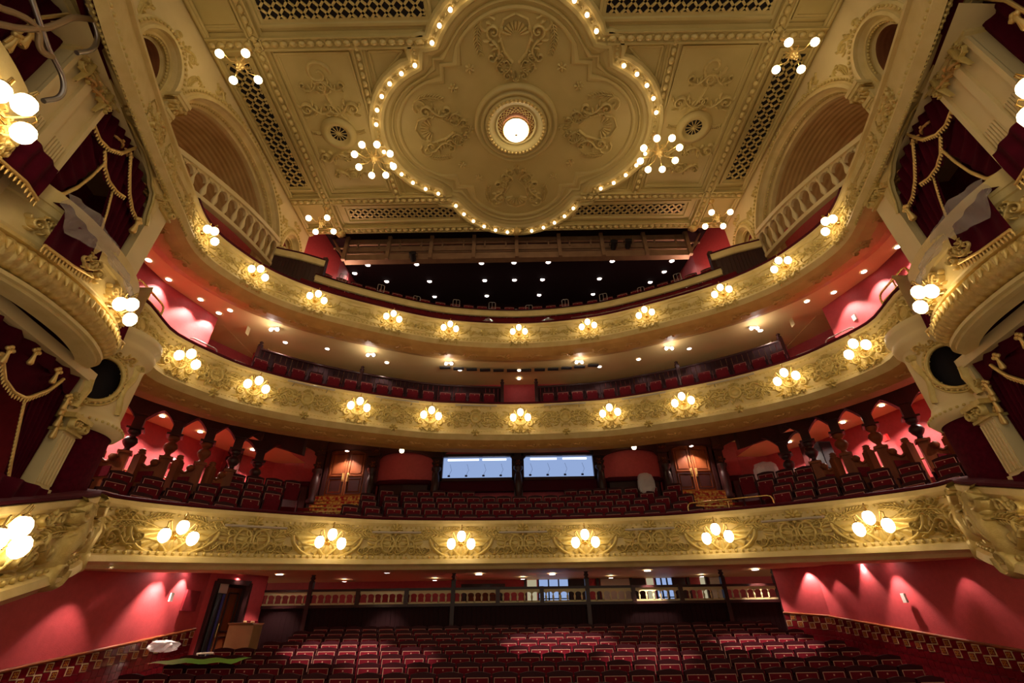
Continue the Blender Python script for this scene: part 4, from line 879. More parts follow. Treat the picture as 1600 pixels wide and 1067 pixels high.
# rear barrier with balusters
bar = thing('stalls_barrier', 'dark boarded barrier with cream balusters across the back of the stalls', 'barrier', (0, 17.1, -.7))
BY = 17.1
mb = MB(); mb.box((-.15, BY, 1.16), (17.1, .14, .07)); make('top_rail', mb, 'dark_wood', bar)
mb = MB(); mb.box((-.15, BY, .70), (17.1, .16, .08)); make('mid_rail', mb, 'dark_wood', bar)
mb = MB(); mb.box((-.15, BY, 1.085), (17.0, .04, .08)); mb.box((-.15, BY, .77), (17.0, .05, .05)); make('cream_rail', mb, 'cream_flat', bar)
big = [-8.65, -7.05, -2.32, .58 + 1.5, 6.6, 8.35]; pxs = [-8.65, -7.05, -5.45, -3.85, -2.32, -.85, .6, 2.1, 3.6, 5.15, 6.6, 8.35]
for x in pxs:
    b_ = x in (-8.65, -7.05, -2.32, 2.1, 6.6, 8.35); mb = MB(); mb.box((x, BY - .02, .95 if not b_ else .4), (.13, .17, .5 if not b_ else 2.0))
    if b_: mb.lathe([(.06, 1.38), (.1, 1.42), (.05, 1.46), (.09, 1.52), (.05, 1.58), (.08, 1.62), (.0, 1.66)], 10, Matrix.Translation((x, BY - .02, 0)))
    make('post', mb, 'dark_wood', bar)
nb2 = int(16.9 / .235); base = None
for i in range(nb2):
    x = -8.5 + .235 * (i + .3)
    if any(abs(x - q) < .1 for q in pxs): continue
    if base is None:
        mb = MB(); mb.lathe([(.035, 0), (.02, .03), (.03, .1), (.038, .15), (.018, .2), (.018, .26), (.032, .3)], 6); mb.box((0, 0, .02), (.07, .05, .03)); base = make('baluster', mb, 'cream_flat', bar); o = base
    else: o = base.copy(); COL.objects.link(o)
    o.matrix_local = bar.matrix_world; o.location = (x, BY, .76)
    o.matrix_parent_inverse = WM['stalls_barrier'].inverted()
ab = None
for i in range(nb2):
    x = -8.5 + .235 * (i + .8); mb = MB()
    if ab is None:
        n = 6; mb.grid([[Vector((-.1175 + .235 * k / n, 0, .075)) for k in range(n + 1)], [Vector((-.095 * math.cos(PI * k / n), 0, -.0 + .055 * math.sin(PI * k / n))) for k in range(n + 1)]], False); ab = make('arch_head', mb, 'cream_flat', bar); o = ab
    else: o = ab.copy(); COL.objects.link(o)
    o.location = (x, BY - .035, .985); o.matrix_parent_inverse = WM['stalls_barrier'].inverted()
mb = MB(); mb.box((-.15, BY + .03, 0), (16.9, .02, 1.36)); make('backing', mb, 'black', bar)
nbd = 110; bd = None
for i in range(nbd):
    x = -8.6 + 16.9 * (i + .5) / nbd
    if bd is None: mb = MB(); mb.box((0, 0, 0), (.148, .03, 1.34)); bd = make('board', mb, 'board', bar); o = bd
    else: o = bd.copy(); COL.objects.link(o)
    o.location = (x, BY, .0); o.matrix_parent_inverse = WM['stalls_barrier'].inverted()
# foyer behind: red wall, double door, cream and glazed openings
mb = MB(); mb.add([(-13, 19.7, -.8), (13, 19.7, -.8), (13, 19.7, 1.8), (-13, 19.7, 1.8)], [(0, 1, 2, 3)]); fw = struct('wall_back', mb, 'red_wall', None, 'red foyer wall behind the stalls barrier')
double_door('door_4', 'dark double door in the red wall behind the stalls barrier', -1.5, 19.62, -.7, 1.3, 2.0)
for i, (x0, x1, m_) in enumerate(((.15, .55, 'foyer_glow'), (.6, 1.75, 'window_glow'), (1.75, 2.4, 'dark_wood'), (2.4, 2.75, 'red_wall'), (2.95, 4.1, 'pale_panel'), (4.15, 4.7, 'dark_wood'), (4.7, 5.0, 'foyer_glow'), (5.05, 5.7, 'window_glow'), (5.75, 6.2, 'dark_wood'), (6.75, 6.95, 'foyer_glow'), (7.1, 7.6, 'pale_panel'))):
    mb = MB(); mb.box(((x0 + x1) / 2, 19.62, .45), (x1 - x0 - .04, .06, 2.3)); o = make({'foyer_glow': 'lit_panel', 'window_glow': 'glass_door', 'dark_wood': 'door_leaf', 'pale_panel': 'pale_panel', 'red_wall': 'red_panel'}[m_], mb, m_, fw)
    if m_ == 'window_glow':
        mb = MB(); w_ = x1 - x0
        for k in range(4): mb.box((x0 + w_ * k / 3, 19.57, .45), (.05, .05, 2.3))
        for k in range(7): mb.box(((x0 + x1) / 2, 19.57, -.4 + .34 * k), (w_, .05, .035))
        make('glazing_bar', mb, 'black', o)
mb = MB()
for x in (.1, 2.85, 4.12, 5.72, 6.3, 7.0): mb.box((x, 19.6, .45), (.1, .12, 2.4))
make('trim', mb, 'dark_wood', fw)

# ================================================================ THEATRE SEATS
def seat_proto():
    t = thing('theatre_seat', None, 'seat', (0, 0, 0), local=True)
    # local: +y faces the stage direction, x across, z up from floor
    mb = MB(); w2_ = .235
    def arc(z0, y, top=.035, n=6): return [Vector((-w2_ + 2 * w2_ * k / n, y, z0 + top * math.sin(PI * k / n))) for k in range(n + 1)]
    for y in (-.0, -.05): mb.grid([arc(.90, y), [Vector((p.x * .97, y, .81)) for p in arc(.8, y)]], False)
    mb.grid([arc(.90, 0), arc(.90, -.05)], True)
    for q in (-1, 1): mb.box((q * .205, -.025, .66), (.05, .05, .36))
    mb.box((0, -.03, .53), (.46, .03, .12)); mb.box((0, -.045, .66), (.44, .012, .34)); make('back_frame', mb, 'seat_wood', t)
    mb = MB(); mb.box((0, .004, .735), (.385, .04, .21)); make('back_cushion', mb, 'plush', t)
    mb = MB()
    for (c, d) in (((0, .022, .843), (.395, .012, .009)), ((-.195, .022, .735), (.009, .012, .22)), ((.195, .022, .735), (.009, .012, .22))): mb.box(c, d)
    mb.box((0, .028, .80), (.022, .008, .026)); make('piping', mb, 'piping', t)
    mb = MB(); M4 = Matrix.Translation((0, .10, .52)) @ Matrix.Rotation(-.16, 4, 'X'); mb.box((0, 0, 0), (.40, .09, .36), M4); make('tip_up_cushion', mb, 'plush', t)
    for q in (-1, 1):
        mb = MB(); mb.box((q * .227, .09, .60), (.04, .26, .035)); mb.box((q * .227, .09, .3), (.03, .2, .6)); mb.box((q * .227, -.02, .65), (.035, .05, .1)); make('armrest', mb, 'seat_wood', t)
    return t
SEATS = [] # (x, y, z, rz, scale, label)
CAMP = Vector((-.2, 0, 0))
Ys = [8.55, 9.4, 10.25, 11.1, 11.95, 12.8, 13.65, 14.5, 15.35, 16.2]
for r, y in enumerate(Ys):
    half = 7.6 if r > 1 else 7.2; off_ = .25 * (r % 2); n = int(2 * half / .5); row = []
    for i in range(n):
        x = -half + .5 * (i + .5) + off_ - .1
        if x < -6.6 and y > 13.0: continue # clutter corner by the left door
        if abs(x - 8) < .3: continue
        row.append(x)
    yb2 = lambda x: y + .0035 * x * x
    for i, x in enumerate(row): SEATS.append((x, yb2(x), flz(min(17, yb2(x))), PI + math.atan(.007 * x), 1.0, 'red plush tip-up stalls seat, %s from the left in the %s row from the front' % (ORD[i], ORD[r])))
DX = (-7.2, 7.1)
for k in range(5):
    n_ = -.70 - .52 * k; s = -T1.L + 2.2; i = 0; zf = -.74 + .33 * k; lab = []
    s_end = s_aty(T1, 9.6)
    s = -s_end + (.3 * (k % 2))
    while s < s_end:
        p = T1.pt(s, n_, zf); x, y, T_, N_ = T1.fr(s)
        pitch = .625 / (1 + abs(n_) * .09)
        skip = any(abs(p.x - (d_ + (.25 if d_ < 0 else -.25))) < 1.0 for d_ in DX) or p.y > 18.45 or (k > 2 and abs(p.x) > 9.7)
        if not skip: lab.append((p, math.atan2(N_.y, N_.x) - PI / 2))
        s += pitch
    for i, (p, a) in enumerate(lab): SEATS.append((p.x, p.y, p.z, a, 1.16, 'red plush tip-up seat, %s from the left in the %s row of the lowest balcony' % (ORD[min(i, len(ORD) - 1)], ORD[k])))
s = -sP - .0; i = 0; lab = []
while s < sP:
    p = T2.pt(s, -.80, -.06); x, y, T_, N_ = T2.fr(s)
    if abs(s) > .62: lab.append((p, math.atan2(N_.y, N_.x) - PI / 2))
    s += .545
for i, (p, a) in enumerate(lab): SEATS.append((p.x, p.y, p.z, a, 1.0, 'red plush tip-up seat, %s from the left along the middle balcony rail' % ORD[min(i, len(ORD) - 1)]))
gal = []
for k in range(4):
    s = -T3.s_at(7.0)
    while s < T3.s_at(7.0):
        p = T3.pt(s, -1.85 - .7 * k, .95 + .36 * k - .45); x, y, T_, N_ = T3.fr(s); gal.append((p.x, p.y, p.z + .8, math.atan2(N_.y, N_.x) - PI / 2, 1.0, '')); s += .52
def size(q): d = (Vector(q[:3]) + Vector((0, 0, .7)) - CAMP).dot(f_); return q[4] / d
proto = seat_proto(); vis = []
for q in SEATS:
    p = Vector(q[:3]) + Vector((0, 0, .8)) - CAMP; d = p.dot(f_); py = 533.5 - 711 * p.dot(u_) / d; px_ = 800 + 711 * p.dot(r_) / d
    if py < 1085 and -30 < px_ < 1630: vis.append(q)
vis.sort(key=size, reverse=True)
keep = set(vis[:300]); first = True
for q in vis[:300]:
    if first: o = proto; first = False
    else: o = copy_tree(proto)
    o.location = q[:3]; o.rotation_euler = (0, 0, q[3]); o.scale = (q[4],) * 3; o['label'] = q[5]; o['group'] = 'red plush tip-up theatre seats'
rest = {}
for q in vis[300:] + gal:
    Mx = Matrix.Translation(q[:3]) @ Matrix.Rotation(q[3], 4, 'Z') @ Matrix.Scale(q[4], 4)
    for ch in proto.children:
        mbx = rest.setdefault(ch.data.materials[0].name, MB()); o0_ = len(mbx.v); mbx.v += [tuple(Mx @ v.co) for v in ch.data.vertices]
        for pl_ in ch.data.polygons: mbx.f.append(tuple(i + o0_ for i in pl_.vertices)); mbx.sm.append(False)
allmb = MB(); idx = []; names = list(rest)
for k, nme in enumerate(names): allmb.add(rest[nme].v, rest[nme].f); idx += [k] * len(rest[nme].f)
me = bpy.data.meshes.new('theatre_seats'); me.from_pydata(allmb.v, [], allmb.f)
for nme in names: me.materials.append(bpy.data.materials[nme])
me.polygons.foreach_set('material_index', idx); o = bpy.data.objects.new('theatre_seats', me); COL.objects.link(o); o['kind'] = 'stuff'; tag(o, 'remaining small red plush seats in the far rows of the balconies and gallery', 'seats')

# ================================================================ LAMPS
def sconce_proto():
    """origin at the wall, +y out of the wall"""
    t = thing('wall_sconce', None, 'lamp', local=True)
    mb = MB(); M4 = Matrix.Rotation(-PI / 2, 4, 'X'); mb.lathe([(.09, 0), (.09, .02), (.05, .05), (.03, .10)], 12, M4); mb.ball((0, .12, -.02), .045, 8); make('backplate', mb, 'brass', t)
    for i, (x, z, y) in enumerate(((-.27, -.07, .32), (0, .12, .36), (.27, -.07, .32))):
        mb = MB(); mb.tube([(0, .10, -.02), (x * .4, .2, z + .02), (x * .85, y, z + .30), (x * 1.05, y + .02, z + .27), (x, y, z + .17)], .014, 6)
        mb.tube([(0, .10, -.02), (x * .6 + .02, .22, -.12), (x * .9, .26, -.02)], .009, 5); arm = make('arm', mb, 'brass', t)
        mb = MB(); mb.lathe([(.02, .0), (.06, -.02), (.055, -.05)], 10, Matrix.Translation((x, y, z + .175))); make('globe_cap', mb, 'brass', arm)
        mb = MB(); mb.lathe([(.05, .14), (.095, .10), (.118, .03), (.112, -.04), (.08, -.10), (.03, -.135), (.0, -.14)], 12, Matrix.Translation((x, y, z))); make('globe', mb, 'globe_glow', t)
    return t
sp = sconce_proto(); used = [False]
def sconce(p, N_, lab, sc=1.0, grp='three-globe brass wall sconces'):
    o = sp if not used[0] else copy_tree(sp); used[0] = True
    o.location = p; o.rotation_euler = (0, 0, math.atan2(N_.y, N_.x) - PI / 2); o.scale = (sc,) * 3; o['label'] = lab; o['group'] = grp; return o
def row_sconces(T, ss, v, nm, sc, n0):
    al = sorted(set([s for s in ss] + [-s for s in ss]))
    for i, s in enumerate(al):
        x, y, T_, N_ = T.fr(s); sconce(T.pt(s, n0, v), N_, 'three-globe brass sconce on the %s balcony front, %s from the left' % (nm, ORD[i]), sc)
row_sconces(T3, S3, -.50, 'top', .85, .05); row_sconces(T2, S2, -.62, 'middle', .95, .10); row_sconces(T1, S1, -.70, 'lowest', 1.12, .12)
def chandelier(n, R, gl, drop, rg):
    t = thing('chandelier', None, 'chandelier', local=True)
    mb = MB(); mb.lathe([(.0, 0), (.14, 0), (.12, -.06), (.04, -.1), (.03, -.14)], 12); make('ceiling_boss', mb, 'gold', t)
    mb = MB(); mb.tube([(0, 0, -.1), (0, 0, -drop)], .018, 6); make('rod', mb, 'gold', t)
    mb = MB(); mb.lathe([(.03, .25), (.07, .2), (.04, .12), (.10, .04), (.13, -.04), (.08, -.12), (.04, -.16), (.07, -.22), (.0, -.27)], 12, Matrix.Translation((0, 0, -drop)))
    for k in range(6): a = 2 * PI * k / 6; mb.tube([(.1 * math.cos(a), .1 * math.sin(a), -drop + .02), (.2 * math.cos(a), .2 * math.sin(a), -drop + .12), (.14 * math.cos(a), .14 * math.sin(a), -drop + .2)], .012, 5)
    make('hub', mb, 'gold', t)
    for k in range(n):
        a = 2 * PI * (k + .5) / n; c, s_ = math.cos(a), math.sin(a); mb = MB()
        mb.tube([(c * .1, s_ * .1, -drop), (c * R * .45, s_ * R * .45, -drop - .12), (c * R * .8, s_ * R * .8, -drop - .02), (c * R, s_ * R, -drop + .08), (c * R, s_ * R, -drop + .02)], .013, 6); arm = make('arm', mb, 'gold', t)
        mb = MB(); mb.lathe([(.02, .03), (.06, .0), (.05, -.03)], 8, Matrix.Translation((c * R, s_ * R, -drop))); make('globe_cap', mb, 'gold', arm)
        mb = MB(); mb.ball((c * R, s_ * R, -drop - .12), gl, 12); make('globe', mb, 'globe_glow', t)
    return t
for i, (x, y) in enumerate(((-4.95, 9.95), (4.95, 9.9))):
    o = chandelier(8, .66, .115, .95, 0); o.location = (x, y, H - .1); o['label'] = 'eight-globe gold chandelier at the %s tip of the lobed ceiling panel' % side(-1 if i == 0 else 1); o['group'] = 'eight-globe chandeliers'
for i, (x, y) in enumerate(((-8.0, 6.78), (8.0, 6.75), (-7.85, 12.85), (8.05, 12.9))):
    o = chandelier(4, .52, .115, .95, 0); o.location = (x, y, H - .12); o['label'] = 'four-globe gold chandelier by the %s ceiling corner %s' % (['left', 'right', 'left', 'right'][i], 'nearer the stage' if i < 2 else 'beside the gallery'); o['group'] = 'four-globe chandeliers'

def downlight(p, lab, grp, power, ang=75, r=.075, col=(1, .80, .68), blend=.5, tilt=None):
    t = thing('downlight', lab, 'downlight', p, grp); mb = MB(); M4 = Matrix.Translation(p)
    mb.lathe([(r, -.002), (r * 1.25, -.012), (r * 1.35, .0)], 14, M4, cap=False); make('rim', mb, 'plastic_white', t)
    mb = MB(); mb.lathe([(r, -.006), (.0, -.006)], 14, M4, cap=False); make('lens', mb, 'down_glow', t)
    l = bpy.data.lights.new('downlight_beam', 'SPOT'); l.energy = power; l.color = col; l.spot_size = math.radians(ang); l.spot_blend = blend; l.shadow_soft_size = .05
    lo = bpy.data.objects.new('downlight_beam', l); COL.objects.link(lo); lo.parent = t; lo.location = (0, 0, -.03)
    if tilt: lo.rotation_euler = tilt
def zceil2(x, y): return zc2(x, y)
pts = [(-10.35, 9.4), (-10.35, 10.25), (-10.0, 11.25), (-9.85, 12.0), (-9.4, 11.85), (-8.5, 13.9), (-7.15, 14.4), (-5.2, 15.5), (-2.4, 16.2), (0, 16.3), (3.25, 16.1), (4.7, 15.55), (6.45, 14.8), (9.3, 11.85), (9.9, 11.4), (10.2, 10.4), (10.45, 9.35), (8.6, 13.6)]
pts.sort()
for i, (x, y) in enumerate(pts): downlight((x, y, zc2(x, y) - .01), 'white downlight in the ceiling above the middle balcony, %s from the left' % ORD[i], 'downlights above the middle balcony', SPOT * (1.1 if abs(x) > 9 else .32), 95)
# wall washers at the rear sides of the lowest balcony ceiling
pts = sorted([(-12.3, 12.3), (-11.6, 13.6), (-11.2, 15.0), (-10.3, 16.9), (12.3, 12.3), (11.6, 13.6), (11.2, 15.0), (10.3, 16.9), (-7.2, 18.35), (7.1, 18.35), (-12.2, 10.3), (12.2, 10.3)])
for i, (x, y) in enumerate(pts):
    zz = 5.95 if abs(x) > 9 else 6.35
    downlight((x, y, zz), 'downlight in the ceiling above the lowest balcony, %s from the left' % ORD[i], 'downlights above the lowest balcony', SPOT * (1.35 if abs(x) > 9 else .8), 120)
for i, x in enumerate((-9.6, -4.8, 4.6, 9.6)):
    t = thing('pendant_globe', 'small frosted light hanging over the back row of the lowest balcony, %s from the left' % ORD[i], 'lamp', (x, 17.9, 6.3), 'frosted lights over the back row')
    mb = MB(); mb.lathe([(.03, .1), (.08, .05), (.1, -.02), (.07, -.1), (0, -.13)], 12, Matrix.Translation((x, 17.9, 6.2))); make('shade', mb, 'globe_glow', t); mb = MB(); mb.tube([(x, 17.9, 6.3), (x, 17.9, 6.5)], .015, 6); make('stem', mb, 'black', t)
pts = sorted([(-9.9, 11.8), (-11, 13.2), (-10.2, 14.0), (-7.9, 16.4), (-4.4, 16.3), (-1.5, 17.2), (1.0, 17.5), (4.1, 16.8), (7.7, 16.9), (9.2, 15.2), (9.1, 13.0), (9.4, 11.2), (-9.3, 13.0), (-9.1, 10.9), (9.9, 14), (-8.9, 15.9), (8.9, 16.1)])
pts = [q for q in pts if abs(q[0]) < 9.3 or True]
SCz = lambda x, y: 1.62 - .085 * max(0, 15.2 - y) - .03
for i, (x, y) in enumerate(pts):
    x = max(-9.25, min(9.25, x)) if y < 14.8 else max(-8.9, min(8.9, x))
    pts[i] = (x, y)
    downlight((x, y, SCz(x, y)), 'bluish white downlight under the lowest balcony, %s from the left' % ORD[i], 'downlights under the lowest balcony', SPOT * .75, 80, .11)
# bright lamps in the black gallery roof
gl = [(-7.9, 18.2), (-9.0, 19.3), (-7.6, 20.6), (-5.3, 18.2), (-1.85, 18.2), (-.12, 18.2), (1.7, 18.2), (5.1, 18.2), (-5.1, 20.7), (-1.85, 20.7), (-.1, 20.7), (1.55, 20.7), (4.9, 20.7), (-5.3, 23.4), (-1.9, 23.4), (1.5, 23.4), (5.0, 23.4), (8.1, 21.4), (8.4, 19.8), (8.3, 18.3)]
for i, (x, y) in enumerate(sorted(gl)): downlight((x, y, roofz(y) - .02), 'bright round lamp in the black gallery roof, %s from the left' % ORD[i], 'lamps in the black gallery roof', SPOT * .35, 100, .12)
def twin(p, lab):
    t = thing('emergency_light', lab, 'lamp', p, 'twin spotlights under the top balcony'); mb = MB(); mb.box((p[0], p[1], p[2] - .04), (.3, .1, .07)); make('housing', mb, 'plastic_white', t)
    for q in (-.11, .11): mb = MB(); mb.ball((p[0] + q, p[1] - .04, p[2] - .12), .06, 8); make('spot', mb, 'down_glow', t)
    l = bpy.data.lights.new('spot_beam', 'POINT'); l.energy = 11; l.color = (1, .88, .8); l.shadow_soft_size = .05; lo = bpy.data.objects.new('spot_beam', l); COL.objects.link(lo); lo.parent = t; lo.location = (0, -.35, -.4)
for i, (x, y) in enumerate(((-8.4, 12.9), (-5.6, 14.75), (-2.75, 15.5), (2.35, 15.55), (5.6, 14.6), (8.2, 13.3))): twin((x, y, zc2(x, y) - .01), 'small twin spotlight under the top balcony, %s from the left' % ORD[i])

# ================================================================ STAGE BOXES (built once per side, mirrored)
CD, SD = math.cos(math.radians(12)), math.sin(math.radians(12))
def mkW(sx):
    def Wf(s, n, z): # s back along the box wall, n towards the middle of the house
        return Vector((sx * (8.4 + SD * s - CD * n), 7.6 + CD * s + SD * n, z))
    return Wf
def poly_at(L, t): # sample polyline of tuples at 0..1 by length
    d = [0]
    for a, b in zip(L, L[1:]): d.append(d[-1] + math.dist(a, b))
    x = t * d[-1]
    for i in range(len(L) - 1):
        if x <= d[i + 1] + 1e-9: q = (x - d[i]) / (d[i + 1] - d[i] or 1); return tuple(a + (b - a) * q for a, b in zip(L[i], L[i + 1]))
    return L[-1]
def drape(W, top, bot, n=0, folds=6, amp=.06, sag=0, m=30, k=8, along=True):
    """velvet sheet between two polylines of (s, z); folds run from top to bottom"""
    mb = MB(); rows = []
    for i in range(k + 1):
        q = i / k; row = []
        for j in range(m + 1):
            t = j / m; a = poly_at(top, t); b = poly_at(bot, t); sg = math.sin(PI * t) * sag * math.sin(PI * q)
            f = amp * math.sin(2 * PI * folds * t + .6 * math.sin(3 * q)) if along else amp * math.sin(2 * PI * folds * q + 1.2 * t)
            row.append(W(a[0] + (b[0] - a[0]) * q, n + f * (.4 + .6 * math.sin(PI * min(1, q + .15))), a[1] + (b[1] - a[1]) * q - sg))
        rows.append(row)
    mb.grid(rows, True); return mb
def fringe(W, line, n=.06, r=.025, drop=.09, pitch=.06):
    mb = MB(); pts = [poly_at(line, i / 20) for i in range(21)]; mb.tube([W(s, n, z) for s, z in pts], r, 6)
    L = sum(math.dist(a, b) for a, b in zip(pts, pts[1:])); k = max(2, int(L / pitch))
    for i in range(k + 1):
        s, z = poly_at(line, i / k); mb.tube([W(s, n, z), W(s, n, z - drop * .6), W(s, n, z - drop)], [.012, .02, .006], 5, cap=False)
    return mb
def tassel(W, s, z, n=.1, sc=1):
    mb = MB()
    for q in range(3): mb.ball(W(s + .05 * (q - 1), n, z + .04 * (q % 2)), .055 * sc, 6)
    mb.lathe([(.03 * sc, 0), (.05 * sc, -.05 * sc), (.035 * sc, -.1 * sc), (.07 * sc, -.3 * sc), (.05 * sc, -.34 * sc)], 8, Matrix.Translation(W(s, n, z))); return mb
def wbox(mb, W, s0, s1, n0, n1, z0, z1): mb.hexa([W(s0, n0, z0), W(s1, n0, z0), W(s1, n1, z0), W(s0, n1, z0), W(s0, n0, z1), W(s1, n0, z1), W(s1, n1, z1), W(s0, n1, z1)])
BULGE = catmull([(-3.45, .0, 0), (-3.1, .22, 0), (-2.4, .48, 0), (-1.5, .56, 0), (-.8, .46, 0), (-.35, .26, 0), (-.1, -.1, 0)], 8)
def box_front(W, sd, ds, dz, which):
    P = [(p.x + ds, p.y) for p in BULGE]
    t = thing('box_parapet', 'bulging gilded parapet of the %s upper stage box %s' % (sd, which), 'parapet', W(-1.5 + ds, .3, 5 + dz), 'gilded stage box parapets')
    def T(p): i = P.index(p); a, b = P[max(0, i - 1)], P[min(len(P) - 1, i + 1)]; l = math.dist(a, b); return (b[0] - a[0]) / l, (b[1] - a[1]) / l
    def sw(prof, smooth=True, rip=0):
        mb = MB(); rows = []
        for p in P:
            tx, ty = T(p); rows.append([W(p[0] - ty * a, p[1] + tx * a, z + dz) for a, z in prof])
        for j in range(len(prof) - 1): mb.grid([[r[j], r[j + 1]] for r in rows], True)
        return mb
    make('panel', sw([(.0, 5.62), (.02, 5.3), (.05, 5.05), (.02, 4.95)]), 'cream', t)
    make('top_moulding', sw([(-.2, 5.70), (.08, 5.70), (.10, 5.98), (.04, 5.58), (.0, 5.56)]), 'cream', t)
    make('lower_moulding', sw([(.02, 4.95), (.16, 4.93), (.17, 4.87), (.06, 4.84)]), 'gilt', t)
    # gadrooned roll
    mb = MB(); rows = []; M_ = 150
    for i in range(M_ + 1):
        s, n = poly_at(P, i / M_); s2, n2 = poly_at(P, min(1, i / M_ + .01)); s1, n1 = poly_at(P, max(0, i / M_ - .01)); l = math.dist((s1, n1), (s2, n2)); tx, ty = (s2 - s1) / l, (n2 - n1) / l
        g = 1 + .10 * abs(math.sin(PI * 26 * i / M_)); rows.append([W(s - ty * (.0 + .21 * g * math.cos(a)), n + tx * (.0 + .21 * g * math.cos(a)), dz + 4.66 + .21 * g * math.sin(a)) for a in [PI / 2 - PI * 1.05 * k / 9 for k in range(10)]])
    mb.grid(rows, True); roll = make('gadrooned_roll', mb, 'gilt', t)
    make('base_moulding', sw([(.02, 4.42), (.10, 4.38), (.10, 4.32), (.04, 4.31), (.04, 4.26), (-.05, 4.24), (-.25, 4.22)]), 'cream', t)
    mb = MB()
    for i in range(60): s, n = poly_at(P, (i + .5) / 60); mb.ball(W(s, n + .12, 4.89 + dz), .035, 5)
    make('beading', mb, 'gold', t)
    def sf(x, y, d):
        s, n = poly_at(P, max(0, min(1, (x + ds * 0 + 3.45) / 3.6))); return W(s, n + .03 + d, 5.28 + dz + y)
    mb = MB(); m_cartouche(mb, sf, -.55, .0, .38, .12); m_rosette(mb, sf, -.55, 0, .2, .16)
    make('shell_cartouche', mb, 'gilt', t)
    for x, q, f in ((-1.1, .3, -1), (-.15, .3, 1), (-1.9, .3, 1), (-2.7, .3, -1)): mb = MB(); m_scroll(mb, sf, x, 0, q, f, 1, .09); m_scroll(mb, sf, x, .16, q * .6, -f, -1, .07); make('scroll_ornament', mb, 'gilt', t)
    mb = MB()
    for i in range(26): s, n = poly_at(P, (i + .5) / 26); mb.tube([W(s, n + .16, 4.80 + dz), W(s, n + .24, 4.72 + dz), W(s, n + .27, 4.6 + dz)], [.02, .05, .01], 5)
    make('acanthus_leaves', mb, 'gilt', roll)
    return t, sf
def pilaster(W, name, lab, s0, s1, z0, z1, flute=True, n=.08, ionic=False):
    t = thing(name, lab, 'pilaster', W((s0 + s1) / 2, 0, z0)); mb = MB(); wbox(mb, W, s0, s1, -.25, n, z0, z1); make('shaft', mb, 'cream_flat', t)
    c = (s0 + s1) / 2; w_ = s1 - s0; mb = MB(); wbox(mb, W, s0 - .06, s1 + .06, -.25, n + .06, z0, z0 + .14); wbox(mb, W, s0 - .03, s1 + .03, -.25, n + .03, z0 + .14, z0 + .2); make('plinth', mb, 'cream_flat', t)
    mb = MB()
    if flute:
        k = max(3, int(w_ / .075))
        for i in range(k): s = s0 + w_ * (i + .5) / k; wbox(mb, W, s - .018, s + .018, n - .01, n + .025, z0 + .25, z1 - .35)
        make('fluting', mb, 'cream_flat', t)
    mb = MB(); wbox(mb, W, s0 - .05, s1 + .05, -.25, n + .06, z1 - .3, z1 - .25); wbox(mb, W, s0 - .08, s1 + .08, -.25, n + .12, z1 - .06, z1 + .03); wbox(mb, W, s0, s1, -.2, n + .05, z1 - .25, z1 - .06)
    sf = lambda x, y, d: W(c + x, n + .05 + d, z1 - .16 + y)
    for q in (-1, 1): stroke(mb, spiral(q * w_ * .36, 0, .1, 1.3, PI / 2, -q, 14), .03, .02, .07, sf)
    m_rosette(mb, sf, 0, .02, .08, .06, 6); make('capital', mb, 'relief', t); return t
